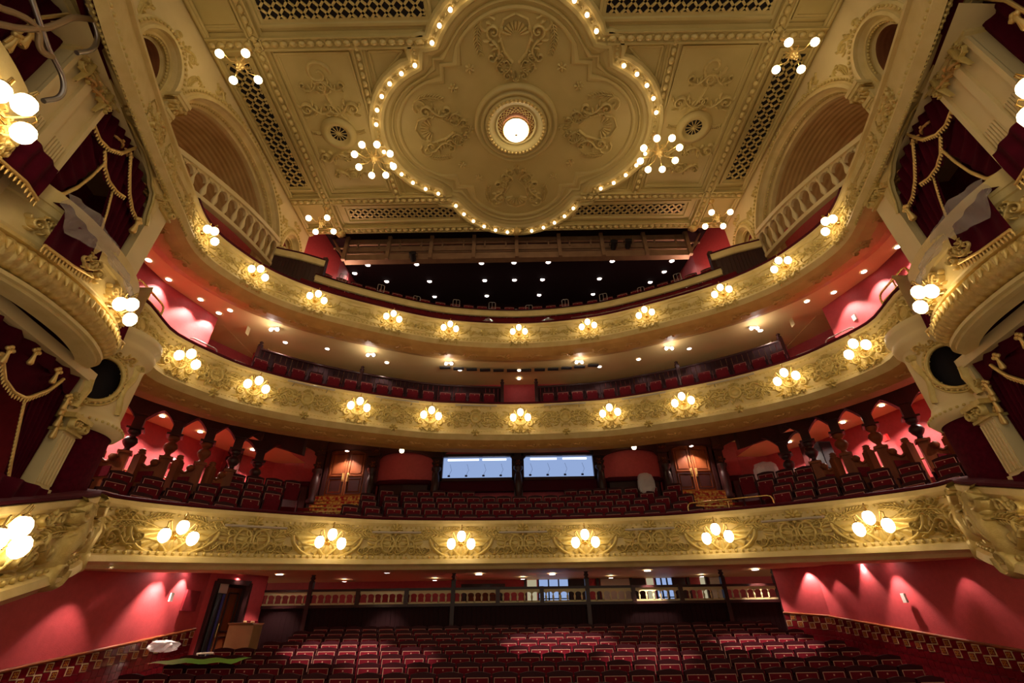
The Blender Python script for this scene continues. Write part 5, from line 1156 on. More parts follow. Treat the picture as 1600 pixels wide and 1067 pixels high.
for sx in (-1, 1):
    W = mkW(sx); sd = side(sx)
    # red room walls and floors of the boxes
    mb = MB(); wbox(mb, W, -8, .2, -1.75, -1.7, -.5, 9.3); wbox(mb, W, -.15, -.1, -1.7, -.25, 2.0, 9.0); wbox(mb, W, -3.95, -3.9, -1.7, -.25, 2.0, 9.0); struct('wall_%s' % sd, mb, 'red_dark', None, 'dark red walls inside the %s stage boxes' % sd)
    mb = MB(); wbox(mb, W, -8, .15, -1.7, .1, 4.1, 4.3); wbox(mb, W, -8, .15, -1.7, .0, 8.75, 8.95); wbox(mb, W, -8, .6, -1.7, .0, 1.1, 1.3); struct('floor', mb, 'cream_flat', None, 'floors of the %s stage boxes' % sd)
    # deck between the top balcony front and the side wall
    mb = MB(); mb.grid([[T3.pt(s * sx, -.2, -1.0), Vector((sx * 9.3, T3.pt(s * sx, 0, 0).y, T3.z(s * sx) - 1.0))] for s in [s_aty(T3, y) for y in (8.4, 7.4, 6.4, 5.4, 4.4, 3.4)]], False); struct('floor', mb, 'cream_flat', None, 'cream underside beside the %s top balcony end' % sd)
    pilaster(W, 'box_pilaster', 'plain cream pilaster between the %s stage box and the balconies' % sd, -.72, -.22, 4.9, 8.45, False)
    # broad pier with fluted foot
    t = thing('box_pier', 'broad cream pier between the two %s stage boxes, fluted at its foot' % sd, 'pier', W(-3.4, 0, 4.3)); mb = MB(); wbox(mb, W, -3.9, -2.92, -1.7, .05, 4.3, 8.8); make('shaft', mb, 'cream_flat', t)
    mb = MB()
    for s0, s1 in ((-3.9, -3.82), (-3.50, -3.36), (-3.0, -2.92)): wbox(mb, W, s0, s1, .04, .12, 5.4, 8.8)
    make('raised_strip', mb, 'cream_flat', t)
    for a, b in ((-3.8, -3.52), (-3.34, -3.02)):
        for i in range(6): s = a + (b - a) * (i + .5) / 6; mb = MB(); wbox(mb, W, s - .016, s + .016, .045, .085, 5.4, 6.9); mb.ball(W(s, .065, 6.9), .022, 6); make('flute', mb, 'cream_flat', t)
    mb = MB()
    for zz, q in ((8.35, .06), (8.5, .12), (8.62, .2), (8.74, .26)): wbox(mb, W, -3.95 - q * .4, -2.88 + q * .3, -.2, .1 + q, zz, zz + .08)
    make('cap_moulding', mb, 'cream', t)
    for s in (-3.65, -3.1):
        mb = MB(); sf = lambda x, y, d, s=s: W(s + x, .12 + d, 8.2 + y); m_scroll(mb, sf, 0, 0, .2, 1, 1, .06); m_scroll(mb, sf, 0, .2, .16, -1, 1, .06); stroke(mb, [(0, .3), (.02, 0), (-.04, -.35)], .06, .02, .08, sf); make('bracket', mb, 'relief', t)
    # scalloped head of the upper box and the carved entablature above
    t = thing('box_canopy', 'scalloped cream head board with gilt scrolls over the %s upper stage box' % sd, 'pelmet', W(-2, 0, 8.7))
    hd = [(-3.0, 8.25), (-2.9, 8.42), (-2.7, 8.52), (-2.4, 8.60), (-2.1, 8.58), (-1.8, 8.60), (-1.55, 8.52), (-1.3, 8.42), (-1.15, 8.28), (-1.0, 8.22), (-.9, 8.0), (-.82, 7.7), (-.72, 7.5)]
    mb = MB(); rows = [[W(s, n_, z) for s, z in hd] for n_ in (.02, .14)]; tops = [[W(s, n_, 8.9) for s, z in hd] for n_ in (.02, .14)]
    mb.grid([rows[0], rows[1]], True); mb.grid([rows[1], tops[1]], False); mb.grid([rows[0], tops[0]], False); make('head_board', mb, 'cream', t)
    mb = MB(); mb.tube([W(s, .12, z) for s, z in hd], .035, 6); make('edge_bead', mb, 'relief', t)
    sf = lambda x, y, d: W(x, .14 + d, y)
    for s, z, q, f in ((-2.75, 8.72, .2, 1), (-2.2, 8.76, .2, -1), (-1.6, 8.76, .2, 1), (-1.05, 8.55, .22, -1), (-.85, 8.2, .16, 1)): mb = MB(); m_scroll(mb, sf, s, z, q, f, 1, .07); make('gilt_scroll', mb, 'gilt', t)
    t = thing('box_entablature', 'carved cream cornice running above the %s stage boxes' % sd, 'cornice', W(-2.5, 0, 8.9))
    pr = [(.05, 8.86), (.22, 8.86), (.22, 8.96), (.32, 9.0), (.34, 9.1), (.26, 9.14), (.26, 9.2), (.42, 9.24), (.46, 9.36), (.2, 9.4)]
    for (a, za), (b, zb2) in zip(pr, pr[1:]):
        pass
    mb = MB()
    for (a, za), (b, zb2) in zip(pr, pr[1:]): mb.grid([[W(s, a * .5, za - .1), W(s, b * .5, zb2 - .1)] for s in (-8, -.2)], False)
    make('mouldings', mb, 'cream', t); mb = MB()
    for i in range(48): mb.ball(W(-6 + .12 * i, .16, 8.92), .035, 5)
    make('beading', mb, 'relief', t)
    mb = MB()
    for k in range(10): m_scroll(mb, lambda x, y, d: W(x, .12 + d, y), -5.8 + .6 * k, 9.12, .2, 1 if k % 2 else -1, 1, .05)
    make('foliage_frieze', mb, 'gilt', t)
    # curtains of the upper box
    t = thing('box_curtains', 'dark crimson velvet curtains with gold fringe in the %s upper stage box' % sd, 'curtains', W(-2, -.1, 6))
    D = lambda nme, *a, **k: make(nme, drape(W, *a, **k), 'velvet', t)
    s1 = D('swag', [(-3.05, 8.45), (-2.8, 8.56), (-2.46, 8.57), (-1.95, 8.56)], [(-2.94, 7.78), (-2.66, 7.75), (-2.41, 7.83), (-2.14, 8.07), (-1.95, 8.47)], .0, 5, .05); make('gold_fringe', fringe(W, [(-2.94, 7.80), (-2.66, 7.72), (-2.41, 7.80), (-2.14, 8.05), (-1.97, 8.47)], .08), 'gold', s1)
    s1 = D('swag', [(-2.92, 6.25), (-2.92, 6.88), (-2.92, 7.45), (-2.92, 7.81), (-2.6, 7.8)], [(-2.75, 6.21), (-2.55, 6.36), (-2.4, 6.73), (-2.32, 7.1), (-2.2, 7.6)], -.06, 5, .05); make('gold_fringe', fringe(W, [(-2.85, 6.18), (-2.55, 6.34), (-2.4, 6.73), (-2.32, 7.1), (-2.27, 7.5)], .04), 'gold', s1)
    s1 = D('swag', [(-2.46, 7.75), (-2.31, 7.9), (-2.13, 8.1), (-1.9, 8.4), (-1.6, 8.4)], [(-2.3, 7.55), (-2.21, 7.48), (-1.99, 7.40), (-1.72, 7.42), (-1.44, 7.6)], -.05, 5, .05); make('gold_fringe', fringe(W, [(-2.42, 7.72), (-2.21, 7.48), (-1.99, 7.38), (-1.72, 7.40), (-1.5, 7.5)], .05), 'gold', s1)
    s1 = D('side_tail', [(-1.97, 8.45), (-1.6, 8.45), (-1.25, 8.3), (-.85, 7.9)], [(-1.75, 7.9), (-1.40, 7.6), (-1.15, 7.45), (-.8, 7.3)], -.02, 5, .06); make('gold_fringe', fringe(W, [(-1.97, 8.3), (-1.72, 7.96), (-1.47, 7.67), (-1.19, 7.48), (-.96, 7.44)], .06), 'gold', s1); make('tassel', tassel(W, -.95, 7.4), 'gold', s1)
    s1 = D('side_curtain', [(-1.8, 7.6), (-1.3, 7.7), (-.7, 7.7)], [(-1.25, 5.6), (-1.0, 5.6), (-.7, 5.6)], -.08, 6, .05); make('gold_fringe', fringe(W, [(-1.75, 7.37), (-1.59, 6.97), (-1.46, 6.55), (-1.25, 5.9)], .0, .02, .07), 'gold', s1)
    # nearer box: dark curtains with vertical gold fringe
    t = thing('box_curtains', 'dark crimson curtains with gold fringe in the nearer %s stage box' % sd, 'curtains', W(-5, -.1, 7)); s1 = make('curtain', drape(W, [(-3.95, 8.75), (-8, 8.75)], [(-3.95, 5.6), (-8, 5.6)], -.15, 14, .06, m=80), 'velvet', t)
    for ln in ([(-4.3, 8.7), (-4.5, 8.1), (-4.55, 7.2)], [(-4.75, 8.7), (-4.9, 7.9), (-5.2, 7.0)], [(-5.4, 8.7), (-5.5, 7.6), (-5.6, 6.6)]): make('gold_fringe', fringe(W, ln, .0, .03, .06, .05), 'gold', s1)
    for s, z in ((-4.42, 7.75), (-4.5, 7.45)): make('tassel', tassel(W, s, z, .02), 'gold', s1)
    bf, sf = box_front(W, sd, 0, 0, 'beside the balconies'); bf2, sf2 = box_front(W, sd, -3.55, .45, 'nearer the stage')
    # velvet throws and fringes on the parapet
    for nme, tp, bt, n, lab in (('velvet_throw', [(-2.95, 5.76), (-2.4, 5.76), (-1.95, 5.76)], [(-2.9, 4.9), (-2.3, 5.02), (-1.85, 5.16)], .60, 'crimson velvet throw over the middle of the %s upper box parapet' % sd),
                                ('velvet_throw', [(-.72, 5.76), (-.4, 5.76)], [(-.60, 4.8), (-.22, 4.8)], .48, 'narrow crimson velvet throw at the balcony end of the %s upper box parapet' % sd),
                                ('velvet_throw', [(-4.0, 6.22), (-3.5, 6.22), (-3.2, 6.2)], [(-4.0, 5.45), (-3.5, 5.55), (-3.2, 5.5)], .40, 'crimson velvet throw on the nearer %s box parapet beside the pier' % sd)):
        t = thing(nme, lab, 'drapery', W(tp[0][0], n, 5.0), 'velvet throws on the box parapets'); make('cloth', drape(W, tp, bt, n, 3, .03), 'velvet', t); make('gold_fringe', fringe(W, [(a, b + .02) for a, b in bt], n + .03, .03, .13, .07), 'gold', t)
        mb = MB(); rows = [[W(s, nn, z) for s, z in tp] for nn in (n - .02, n - .3, n - .5)]; mb.grid(rows, True); make('cloth_top', mb, 'velvet', t)
    # clear plastic sheet hung over the parapet
    mb = MB(); rows = []; tp = [(-3.15, 5.8), (-2.85, 5.95), (-2.5, 6.05), (-2.1, 6.02), (-1.7, 5.9), (-1.0, 5.62), (-.62, 5.3)]; bt = [(-3.05, 5.5), (-2.75, 5.3), (-2.45, 5.42), (-2.2, 5.55), (-1.9, 5.62), (-1.05, 5.55), (-.6, 5.2)]
    for i in range(9): rows.append([W(*(lambda a, b: (a[0] + (b[0] - a[0]) * i / 8, .66 + .05 * math.sin(9 * j / 24 * PI + i) + .03 * random.random(), a[1] + (b[1] - a[1]) * i / 8))(poly_at(tp, j / 24), poly_at(bt, j / 24))) for j in range(25)])
    mb.grid(rows, True); tag(make('plastic_sheet', mb, 'sheet'), 'crumpled clear plastic sheet trailing across the %s upper box parapet' % sd, 'sheet')
    # sconces of the boxes
    nv_ = (W(0, 1, 0) - W(0, 0, 0)); dv_ = nv_ * .8 + (W(1, 0, 0) - W(0, 0, 0)) * .1
    sconce(W(-1.22, .62, 5.02), dv_, 'three-globe brass sconce on the %s upper box parapet beside the middle balcony' % sd, .92, 'three-globe sconces on the stage boxes')
    sconce(W(-4.62, .50, 5.75), dv_, 'three-globe brass sconce on the nearer %s upper box parapet' % sd, 1.1, 'three-globe sconces on the stage boxes')
    sconce(W(-1.15, .62, 1.15), dv_, 'three-globe brass sconce on the %s lower box parapet' % sd, 1.1, 'three-globe sconces on the stage boxes')
    # lower box curtains
    t = thing('box_curtains', 'crimson velvet curtains with gold tassels in the %s lower stage box' % sd, 'curtains', W(-1.5, -.1, 2.5)); D = lambda nme, *a, **k: make(nme, drape(W, *a, **k), 'velvet', t)
    s1 = D('valance', [(-3.9, 4.5), (-2.24, 4.5), (-1.3, 4.5), (-.1, 4.4)], [(-3.9, 3.9), (-1.77, 3.7), (-1.3, 3.9), (-.5, 3.85), (-.1, 3.7)], -.02, 9, .07)
    for s, z in ((-1.77, 3.72), (-1.34, 3.94), (-.74, 3.9), (-.22, 3.64)): make('tassel', tassel(W, s, z, .1, .7), 'gold', s1)
    s1 = D('swag', [(-1.9, 3.95), (-1.2, 4.1), (-.45, 4.1)], [(-1.75, 3.55), (-1.49, 3.34), (-1.21, 3.27), (-.94, 3.30), (-.63, 3.58), (-.45, 3.9)], -.06, 4, .05, along=False); make('gold_fringe', fringe(W, [(-1.8, 3.65), (-1.49, 3.34), (-1.21, 3.25), (-.94, 3.28), (-.63, 3.58), (-.47, 3.88)], .04, .03), 'gold', s1)
    s1 = D('side_curtain', [(-.95, 4.3), (-.5, 4.4), (.0, 4.3)], [(-.3, 1.9), (-.2, 1.9), (-.02, 1.9)], -.1, 6, .05); make('gold_fringe', fringe(W, [(-.93, 3.31), (-.73, 2.88), (-.5, 2.38), (-.29, 1.98)], .0, .022, .07), 'gold', s1)
    for z in (3.6, 3.4, 3.2): make('tassel', tassel(W, -.08 + (3.4 - z) * .2, z, .04, .8), 'gold', s1)
    s1 = D('side_curtain', [(-3.9, 4.3), (-3.2, 4.3), (-2.4, 4.3)], [(-3.9, 1.9), (-3.4, 1.9), (-3.0, 1.9)], -.1, 6, .06)
    t = thing('velvet_throw', 'crimson velvet throw with gold fringe on the %s lower box ledge' % sd, 'drapery', W(-.7, .6, 1.6), 'velvet throws on the box parapets'); make('cloth', drape(W, [(-1.5, 1.95), (-.9, 1.98), (-.35, 1.98)], [(-1.5, 1.45), (-.9, 1.5), (-.4, 1.62)], .62, 3, .04), 'velvet', t); make('gold_fringe', fringe(W, [(-1.5, 1.47), (-.9, 1.52), (-.4, 1.64)], .66, .03, .12), 'gold', t)
    # drum with oval opening, red velvet curved wall below, ionic pilaster
    C0 = W(.95, -.45, 0); t = thing('box_drum', 'rounded cream drum with gilt-framed oval opening under the %s end of the middle balcony' % sd, 'drum', (C0.x, C0.y, 3.4))
    a0 = math.atan2(-C0.y * .9, -C0.x)
    prof = [(.70, 5.6), (.86, 5.55), (.88, 5.4), (.80, 5.3), (.84, 5.22), (.82, 5.1), (.74, 5.0), (.72, 4.9), (.72, 3.75), (.76, 3.66), (.78, 3.6), (.84, 3.56), (.86, 3.46), (.80, 3.38), (.72, 3.34)]
    # shell with a real oval hole: skip the faces inside the ellipse
    mb = MB(); NS = 96; zs_ = [5.6, 5.55, 5.4, 5.3, 5.22, 5.1, 5.0] + [4.96 - (4.96 - 3.72) * i / 30 for i in range(31)] + [3.66, 3.6, 3.56, 3.46, 3.38, 3.34]
    rz_ = lambda z: lerp_list(sorted((b, a) for a, b in prof), z); oc, ow, oh = 4.32, .37, .44
    vv = [[Vector((C0.x + rz_(z) * math.cos(a0 + 2 * PI * k / NS), C0.y + rz_(z) * math.sin(a0 + 2 * PI * k / NS), z)) for k in range(NS)] for z in zs_]; mb.v = [tuple(p) for r in vv for p in r]
    for i in range(len(zs_) - 1):
        for k in range(NS):
            kk = (k + .5) if k < NS / 2 else (k + .5 - NS); x = .72 * 2 * PI * kk / NS; z = (zs_[i] + zs_[i + 1]) / 2
            if (x / ow) ** 2 + ((z - oc) / oh) ** 2 < 1: continue
            mb.f.append((i * NS + k, i * NS + (k + 1) % NS, (i + 1) * NS + (k + 1) % NS, (i + 1) * NS + k)); mb.sm.append(True)
    make('drum_shell', mb, 'cream_flat', t)
    mb = MB(); dsf = lambda x, y, d: Vector((C0.x + (.72 + d) * math.cos(a0 + x / .72), C0.y + (.72 + d) * math.sin(a0 + x / .72), oc + y))
    el = lambda g, n=48: [((ow + g) * math.cos(2 * PI * i / n), (oh + g) * math.sin(2 * PI * i / n)) for i in range(n + 1)]
    mb.tube([dsf(x, y, .02) for x, y in el(.03)], .045, 8, False); mb.tube([dsf(x, y, .01) for x, y in el(.11)], .025, 6, False); fr_ = make('oval_frame', mb, 'relief', t)
    mb = MB()
    for x, y in el(.07, 34)[:-1]: mb.ball(dsf(x, y, .03), .03, 5)
    m_scroll(mb, dsf, .25, .58, .22, 1, 1, .06); m_scroll(mb, dsf, -.25, .58, .22, -1, 1, .06); make('beading', mb, 'gilt', fr_)
    mb = MB(); mb.lathe([(.5, 3.5), (.5, 5.2)], 24, Matrix.Translation((C0.x, C0.y, 0))); make('dark_lining', mb, 'black', t)
    for q in (-1, 1):
        mb = MB(); stroke(mb, [(q * (.55 + .06 * math.sin(i * .8)), .55 - i * .11) for i in range(11)], .06, .05, .06, dsf); stroke(mb, spiral(q * .6, .5, .1, 1.2, 0, q, 12), .03, .02, .07, dsf); make('edge_scroll', mb, 'relief', t)
    mb = MB()
    for k in range(48): a = 2 * PI * k / 48; mb.ball((C0.x + .86 * math.cos(a), C0.y + .86 * math.sin(a), 3.5), .03, 5)
    make('beading', mb, 'relief', t)
    mb = MB(); mb.lathe([(.70, 2.1), (.70, 3.38)], 48, Matrix.Translation((C0.x, C0.y, 0)), cap=False); tag(make('velvet_wall', mb, 'velvet_wall'), 'curved dark crimson velvet wall under the %s oval drum' % sd, 'wall covering')
    pilaster(W, 'ionic_pilaster', 'fluted cream ionic pilaster beside the %s lower stage box' % sd, .02, .40, 1.95, 3.4, True, .12)
    t = thing('scroll_bracket', 'cream scroll bracket above the %s ionic pilaster' % sd, 'bracket', W(.2, .1, 3.5)); mb = MB(); wbox(mb, W, -.02, .25, -.3, .04, 3.4, 4.2); make('block', mb, 'cream_flat', t)
    mb = MB(); sf = lambda x, y, d: W(.08 + x, .04 + d, 3.85 + y); m_scroll(mb, sf, 0, -.1, .2, 1, 1, .06); stroke(mb, [(0, .3), (.06, .1), (-.05, -.3)], .07, .05, .08, sf); make('scroll', mb, 'relief', t)
    # middle balcony return above the drum
    mb = MB(); mb.grid([[T2.pt(T2.L * sx, n, v), W(.6, n * .3 - .05, T2.z(T2.L) + v - .1)] for n, v in P2], False); make('front_return', mb, 'cream', B2)
# steel pipe ends, upper left and right
WL = mkW(-1); WR_ = mkW(1)
for i, pts in enumerate(([(-5.3, 7.6), (-5.07, 7.51), (-4.83, 7.41), (-4.54, 7.29), (-4.34, 7.27), (-4.15, 7.23), (-4.02, 7.1), (-4.0, 6.91), (-4.11, 6.64)], [(-5.0, 8.7), (-4.66, 8.57), (-4.46, 8.51), (-4.29, 8.46), (-4.16, 8.36), (-4.12, 8.11), (-4.24, 7.77)],
                         [(-5.4, 6.8), (-5.21, 6.92), (-5.08, 7.09), (-4.92, 7.25), (-4.75, 7.29), (-4.65, 7.18), (-4.54, 7.16), (-4.43, 7.27)], [(-5.3, 6.4), (-5.08, 6.76), (-4.9, 7.06), (-4.74, 7.44), (-4.66, 7.79), (-4.6, 8.1), (-4.41, 8.49)])):
    o = make('bent_pipe', MB().tube([(p.x, p.y, p.z) for p in catmull([WL(s, .5, z) for s, z in pts], 4)], .038 if i < 2 else .045, 8), 'steel' if i < 2 else 'pipe')
    tag(o, ['long bent steel pipe with a hooked end, the lower one before the left curtains', 'shorter hooked steel pipe beside the carved left cornice', 'tan flexible hose winding down behind the hooked pipes', 'tan hose arching up from the left edge across the curtains'][i], 'pipe')
o = make('bent_pipe', MB().tube(catmull([WR_(s, .5, z) for s, z in ((-3.9, 8.9), (-4.2, 8.85), (-4.6, 8.6), (-5.0, 8.2))], 5), .045, 8), 'pipe'); tag(o, 'tan hose curving past the curtains at the top right', 'pipe')

# ================================================================ CARVED COLUMNS AND BENCH ENDS AT THE SIDES OF THE LOWEST BALCONY
cols = [(11.25, 12.45), (10.45, 13.0), (9.8, 13.6), (9.3, 14.35), (9.2, 15.6)]
def tcol(sx, i, x, y):
    zt_ = 5.78; zb_ = 3.0 + .1 * i; ped = 4.32
    t = thing('carved_column', 'turned dark wooden column with bracketed capital by the %s wall, %s from the stage' % (side(sx), ORD[i]), 'column', (sx * x, y, zb_), 'carved wooden columns')
    M4 = Matrix.Translation((sx * x, y, 0)) @ Matrix.Rotation(sx * -.6, 4, 'Z')
    mb = MB(); mb.box((0, 0, (zb_ + ped) / 2), (.24, .28, ped - zb_), M4); mb.box((0, 0, ped + .03), (.34, .36, .07), M4); make('pedestal', mb, 'wood', t)
    mb = MB(); mb.lathe([(.13, ped + .06), (.14, ped + .09), (.08, ped + .12), (.07, ped + .18), (.14, ped + .26), (.19, ped + .36), (.16, ped + .45), (.07, ped + .52), (.12, ped + .56), (.16, ped + .62), (.15, ped + .68)], 14, M4); make('turned_shaft', mb, 'wood' if i in (1, 2) else 'dark_wood', t)
    mb = MB(); mb.box((0, 0, ped + .72), (.42, .42, .06), M4); mb.box((0, 0, (ped + .75 + zt_) / 2), (.26, .26, zt_ - ped - .75), M4); mb.box((0, 0, zt_ - .3), (.36, .36, .06), M4); make('capital_block', mb, 'dark_wood', t)
    mb = MB()
    for q in (-1, 1):
        for d0 in (-.12, .12):
            mb.grid([[M4 @ Vector((q * (.12 + .46 * k / 6), d0, zt_ - .02)) for k in range(7)], [M4 @ Vector((q * (.12 + .46 * k / 6), d0, zt_ - .42 + .38 * math.sin(PI / 2 * k / 6))) for k in range(7)]], False)
        mb.grid([[M4 @ Vector((q * (.12 + .46 * k / 6), d0, zt_ - .42 + .38 * math.sin(PI / 2 * k / 6))) for k in range(7)] for d0 in (-.12, .12)], True)
    make('arch_bracket', mb, 'dark_wood', t)
    return t
for sx in (-1, 1):
    mb = MB(); mb.add([(sx * 12.2, 11.6, 5.98), (sx * 13.3, 11.0, 5.98), (sx * 12.6, 14.0, 5.98), (sx * 11.6, 17.0, 5.98), (sx * 10.3, 18.7, 5.98), (sx * 9.0, 18.7, 5.98), (sx * 9.15, 15.7, 5.98), (sx * 9.8, 13.6, 5.98), (sx * 11.25, 12.45, 5.98)], [(0, 1, 8), (1, 2, 7), (1, 7, 8), (2, 3, 6), (2, 6, 7), (3, 4, 5), (3, 5, 6)]); struct('ceiling', mb, 'soffit', None, 'yellow ceiling over the side aisle behind the carved columns')
    for i, (x, y) in enumerate(cols): tcol(sx, i, x, y)
    mb = MB(); pp = [(sx * 12.3, 11.7)] + [(sx * x, y) for x, y in cols] + [(sx * 8.35, 17.0)]
    for (xa, ya), (xb, yb) in zip(pp, pp[1:]): mb.hexa([(xa, ya - .12, 5.74), (xb, yb - .12, 5.74), (xb, yb + .12, 5.74), (xa, ya + .12, 5.74), (xa, ya - .12, 6.5), (xb, yb - .12, 6.5), (xb, yb + .12, 6.5), (xa, ya + .12, 6.5)])
    tag(make('timber_beam', mb, 'dark_wood'), 'dark timber beam carried by the carved columns on the %s' % side(sx), 'beam')
    bp = [(11.95, 11.95)] + cols
    for i in range(4):
        (xa, ya), (xb, yb) = bp[i], bp[i + 1]; t = thing('carved_bench', 'carved bench end with ringed finial on the %s, %s from the stage' % (side(sx), ORD[i]), 'bench', (sx * (xa + xb) / 2, (ya + yb) / 2, 3.0), 'carved bench ends')
        q = .48; px_, py_ = sx * (xa + (xb - xa) * q), ya + (yb - ya) * q - .15; mb = MB(); mb.box((px_, py_, 3.7), (.2, .24, 1.2)); mb.lathe([(.10, 4.3), (.12, 4.33), (.07, 4.36), (.11, 4.39), (.07, 4.42), (.10, 4.45), (.06, 4.49), (0, 4.5)], 10, Matrix.Translation((px_, py_, 0))); make('newel', mb, 'wood', t)
        ex, ey = sx * xb, yb - .15; mb = MB(); n = 10; top = []; 
        for k in range(n + 1): u = k / n; top.append((px_ + (ex - px_) * u, py_ + (ey - py_) * u, 4.02 + .16 * u * u + .05 * math.sin(3 * PI * u)))
        mb.grid([[Vector(p) for p in top], [Vector((a, b, 3.2)) for a, b, c in top]], False); mb.tube(top, .045, 6); u = .8; mb.ball((px_ + (ex - px_) * u, py_ + (ey - py_) * u - .05, 4.16), .11, 8); make('scroll_panel', mb, 'wood', t)
        mb = MB(); a = Vector(top[1]); b = Vector(top[-2]); mb.hexa([Vector((a.x, a.y - .04, 3.55)), Vector((b.x, b.y - .04, 3.65)), Vector((b.x, b.y - .02, 3.65)), Vector((a.x, a.y - .02, 3.55)), Vector((a.x, a.y - .04, 3.85)), Vector((b.x, b.y - .04, 3.92)), Vector((b.x, b.y - .02, 3.92)), Vector((a.x, a.y - .02, 3.85))]); make('red_inset', mb, 'plush', t)
    r = make('brass_rail', MB().tube([(sx * 12.2, 12.2, 4.05), (sx * 11.6, 13.6, 4.12), (sx * 10.9, 15.0, 4.2)], .03, 6), 'brass'); tag(r, 'thin brass wall rail behind the %s carved columns' % side(sx), 'rail')
# ================================================================ HANDRAILS, WRAPPED SEATS, BOXES AND OTHER LOOSE THINGS
def rail_frame(name, lab, T, s0, s1, n, v0, v1, m, mid=True, r=.028, corner=.12):
    a = T.pt(s0, n, v0); b = T.pt(s1, n, v0); t = thing(name, lab, 'handrail', a); A = T.pt(s0, n, v1); B = T.pt(s1, n, v1); d = (B - A).normalized() * corner
    make('top_tube', MB().tube([a, A - Vector((0, 0, corner)), A - Vector((0, 0, corner * .3)) + d * .3, A + d, B - d, B - Vector((0, 0, corner * .3)) - d * .3, B - Vector((0, 0, corner)), b], r, 7), m, t)
    if mid:
        h = (v1 - v0) * .5; p = T.pt(s0, n, v0 + h); q = T.pt(s1, n, v0 + h); make('mid_tube', MB().tube([p, q], r * .7, 6), m, t)
        c = (s0 + s1) / 2; make('post', MB().tube([T.pt(c, n, v0), T.pt(c, n, v1)], r * .7, 6), m, t)
for sx in (-1, 1):
    sd = side(sx); s = s_aty(T2, 9.55); rail_frame('brass_handrail', 'curved brass guard rail on the %s end of the middle balcony' % sd, T2, sx * (s - .05), sx * (s + .95), -.15, .05, .52, 'brass')
    s = s_aty(T2, 11.1); rail_frame('aisle_rail', 'low brown handrail behind the %s middle balcony front' % sd, T2, sx * (s - .3), sx * (s + .55), -.3, .05, .34, 'steel', False, .018)
    s = s_aty(T2, 12.0); rail_frame('aisle_rail', 'small steel step rail near the first %s middle balcony seat' % sd, T2, sx * (s - .25), sx * (s + .4), -.6, -.3, .38, 'steel', True, .016)
    s = s_aty(T2, 11.75); rail_frame('aisle_rail', 'steel stair rail climbing against the %s middle balcony wall' % sd, T2, sx * (s - .2), sx * (s + .3), -1.1, -.2, .6, 'steel', True, .016)
rail_frame('brass_handrail', 'rounded brass rail round the right aisle steps of the lowest balcony', T1, T1.s_at(5.05), T1.s_at(7.0), -.45, -.55, .40, 'brass')
rail_frame('brass_handrail', 'short brass rail in the centre gap of the middle balcony', T2, -.42, .42, -.5, -.6, .28, 'brass', True, .018)
# chrome rails and seats in the gallery
for i in range(24):
    s = -8.1 + .7 * i
    if abs(s) > T3.s_at(6.6): continue
    rail_frame('gallery_rail', 'tall chrome guard rail between the gallery seats, %s from the left' % ORD[i], T3, s, s + (.42 if i % 2 else .25), -1.4 - .5 * (i % 2), 1.4, 2.1 if i % 3 else 1.95, 'steel', True, .012, .05)
make_r = MB().tube([T3.pt(-T3.s_at(6.7) + 2 * T3.s_at(6.7) * i / 50, -.7, .55) for i in range(51)], .02, 6); tag(make('guard_rail', make_r, 'steel'), 'long thin steel guard rail along the front walkway of the gallery', 'handrail')
def blob(name, lab, cat, c, d, m, seed, jit=.12, M4=None):
    rnd = random.Random(seed); mb = MB(); rows = []; n, k = 9, 14
    for i in range(n + 1):
        a = -PI / 2 + PI * i / n; rows.append([Vector((c[0] + d[0] * (abs(math.cos(a)) ** .5) * (1 + jit * rnd.uniform(-1, 1)) * math.copysign(abs(math.cos(2 * PI * j / k)) ** .6, math.cos(2 * PI * j / k)), c[1] + d[1] * (abs(math.cos(a)) ** .5) * (1 + jit * rnd.uniform(-1, 1)) * math.copysign(abs(math.sin(2 * PI * j / k)) ** .6, math.sin(2 * PI * j / k)), c[2] + d[2] * math.copysign(abs(math.sin(a)) ** .7, math.sin(a)) * (1 + jit * .5 * rnd.uniform(-1, 1)))) for j in range(k)])
    mb.grid(rows, False, closeu=True); return tag(make(name, mb, m), lab, cat)
blob('wrapped_chair', 'seat back wrapped in shiny crumpled plastic left of the right double door', 'seat', (4.75, 17.55, 4.6), (.30, .14, .42), 'clear_wrap', 3)
blob('wrapped_bundle', 'white plastic-wrapped bundle on the seats right of the right double door', 'bundle', (8.75, 16.3, 4.62), (.42, .25, .36), 'clear_wrap', 5)
blob('wrapped_bundle', 'low flattened plastic wrap on the seats beside the white bundle', 'bundle', (9.5, 15.7, 4.42), (.4, .25, .14), 'clear_wrap', 6)
for x, sd in ((-1.15, 'left'), (1.15, 'right')):
    mb = MB(); rows = []
    for i in range(7): rows.append([T3.pt(x * 1.0 + (-.7 + 1.4 * j / 12), -.75 + .5 * i / 6, .12 + (.5 - .5 * abs(i / 3 - 1)) * max(0, 1 - abs(j / 6 - 1)) + .03 * random.random()) for j in range(13)])
    mb.grid(rows, True); tag(make('plastic_sheet', mb, 'sheet'), 'small tented plastic sheet on the gallery rail just %s of centre' % sd, 'sheet')
mb = MB(); rows = []
for i in range(3): rows.append([T3.pt(T3.s_at(2.0) + (T3.s_at(6.6) - T3.s_at(2.0)) * j / 40, -.9 + .25 * i, .78 - .28 * i + .03 * random.random()) for j in range(41)])
mb.grid(rows, True); tag(make('plastic_sheet', mb, 'sheet'), 'long plastic dust sheet lying along the right half of the gallery front', 'sheet')
